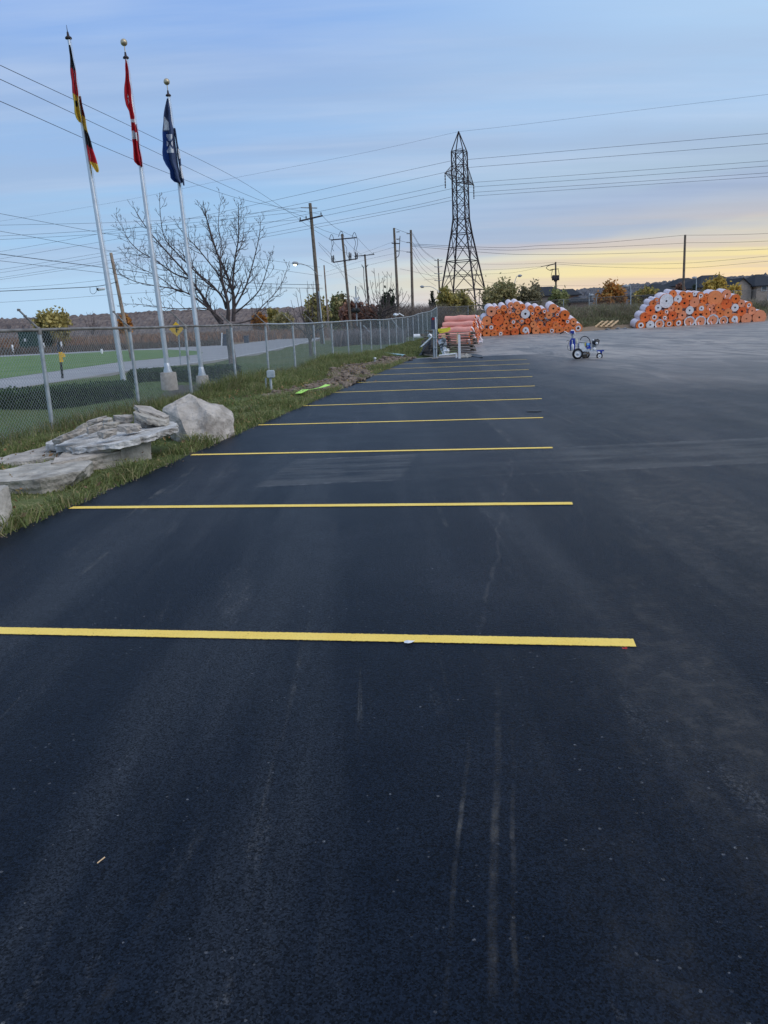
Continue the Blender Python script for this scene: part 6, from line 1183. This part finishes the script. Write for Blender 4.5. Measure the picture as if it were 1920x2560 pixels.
b = MB(); b.lathe(L_(1090, 505, .12), [(.03, -.15), (.105, -.14), (.115, -.05), (.115, .05), (.10, .14), (.03, .15)], 16, YA); b.box(L_(1140, 470, .12), (.11, .22, .07)); b.box(L_(1155, 430, .05), (.05, .05, .05)); b.tube([L_(1140, 440, 0), L_(1140, 425, 0)], .02, 6); o = b.build('engine', M['engine'], t)
for k in range(5): b = MB(); b.box(L_(1030-k*0, 560+k*18, .12), (.13-.012*k, .2, .012)); b.build('cooling_fin', M['ins_grey'], o)
b = MB(); b.lathe(L_(1125, 535, -.06), [(.02, -.05), (.045, -.04), (.05, .0), (.03, .03)], 12, YA); b.lathe(L_(1030, 445, .02), [(.01, -.03), (.03, -.02), (.03, .02), (.01, .03)], 10, YA); b.build('air_filter', M['white'], o)
b = MB(); b.beam(L_(1030, 590, .1), L_(1085, 650, .1), .1, .1); b.tube([L_(985, 540, 0), L_(990, 680, 0)], .025, 8); b.build('engine_mount', M['ins_grey'], t)
b = MB(); b.lathe(L_(1060, 690, -.04), [(.02, -.04), (.055, -.035), (.06, .0), (.05, .03), (.02, .04)], 14, YA); b.build('filter_bowl', M['white'], t)
b = MB(); b.tube(catmull([L_(672, 450, 0), L_(690, 400, 0), L_(740, 355, 0), L_(810, 340, 0), L_(880, 375, 0), L_(930, 440, 0), L_(950, 530, 0), L_(952, 640, 0), L_(945, 720, 0)], 5), .014, 8); b.build('hose', M['black'], t)
b = MB(); b.tube([L_(965, 560, -.02), L_(965, 730, -.02)], .02, 8); b.build('hose_guard', M['alu'], t)
# caster fork and front arm
b = MB(); b.box(L_(1215, 740, .15), (.27, .12, .055)); b.box(L_(1248, 800, .10), (.07, .014, .13)); b.box(L_(1248, 800, .20), (.07, .014, .13)); b.build('caster_fork', M['blue'], t)
b = MB(); b.tube([L_(1150, 780, .05), L_(1205, 795, .08)], .035, 8); b.tube([L_(1175, 800, .09), L_(1190, 870, .09)], .02, 8); b.build('caster_bracket', M['white'], t)
b = MB(); b.tube(catmull([L_(1250, 600, .1), L_(1300, 640, .1), L_(1290, 720, .1), L_(1340, 740, .1)], 4), .004, 5); b.beam(L_(1270, 735, .12), L_(1340, 735, .12), .02, .02); b.build('pointer_rod', M['galv'], t)
# spray gun arm under the frame
b = MB(); b.beam(L_(820, 790, -.06), L_(940, 830, -.06), .05, .05); b.tube([L_(860, 760, -.05), L_(850, 860, -.05)], .014, 6); b.box(L_(790, 880, .15), (.18, .1, .10)); b.build('spray_gun', simple('gun_bronze', (.10, .075, .05), .5, .3, 12), t)
# handle column
b = MB(); vs = []
for (x0, x1, y) in [(425, 520, 395), (380, 530, 460), (368, 535, 560), (385, 530, 650), (405, 520, 735)]:
    for dy in (-.02, .24): vs += [L_(x0, y, dy), L_(x1, y, dy)]
f = []
for j in range(4):
    a = j*4; f += [(a, a+1, a+5, a+4), (a+3, a+2, a+6, a+7), (a+2, a, a+4, a+6), (a+1, a+3, a+7, a+5)]
f += [(0, 2, 3, 1), (16, 17, 19, 18)]; b.add(vs, f); o = b.build('handle_body', M['blue'], t)
b = MB(); b.beam(L_(450, 440, -.04), L_(450, 540, -.04), .022, .012, YA); b.build('stripe', M['white'], o)
b = MB(); b.lathe(L_(455, 735, -.06), [(.038, 0), (.052, .01), (.052, .20), (.04, .22), (.02, .24)], 14); b.build('bead_bottle', M['white'], t)
b = MB(); b.lathe(L_(567, 560, .02), [(.02, 0), (.034, .03), (.034, .16), (.02, .20), (.012, .22)], 12); b.build('guard_tube', simple('cream_plastic', (.62, .60, .45), .5, .1, 5), t)
b = MB(); b.tube([L_(460, 400, .1), L_(462, 260, .1)], .04, 10); b.build('column', M['ins_grey'], t)
b = MB(); b.tube(catmull([L_(420, 195, .1), L_(455, 178, .1), L_(490, 195, .1), L_(508, 250, .1), L_(512, 300, .1)], 4), [.03]*16+[.025], 10); b.build('console_cover', M['white'], t); b = MB(); b.box(L_(440, 225, .1), (.12, .2, .10)); b.build('console', M['blue'], t)
for dy, sx in ((-.18, 0), (.38, -10)):
    b = MB(); b.tube(catmull([L_(430, 300, .1), L_(340, 275, dy), L_(270, 222, dy), L_(215, 205, dy)], 4), .016, 8); b.build('handlebar', M['alu'], t); b = MB(); b.tube([L_(225, 208, dy), L_(110, 268, dy)], .021, 8); b.build('grip', M['black'], t)
b = MB(); b.tube(catmull([L_(290, 480, 0), L_(320, 455, 0), L_(365, 470, 0), L_(340, 560, 0), L_(322, 650, 0), L_(345, 720, 0), L_(400, 730, 0)], 5), .007, 6); b.tube(catmull([L_(380, 500, .05), L_(385, 620, .05), L_(395, 740, .05), L_(420, 745, .05)], 4), .007, 6); b.build('control_cable', M['black'], t)
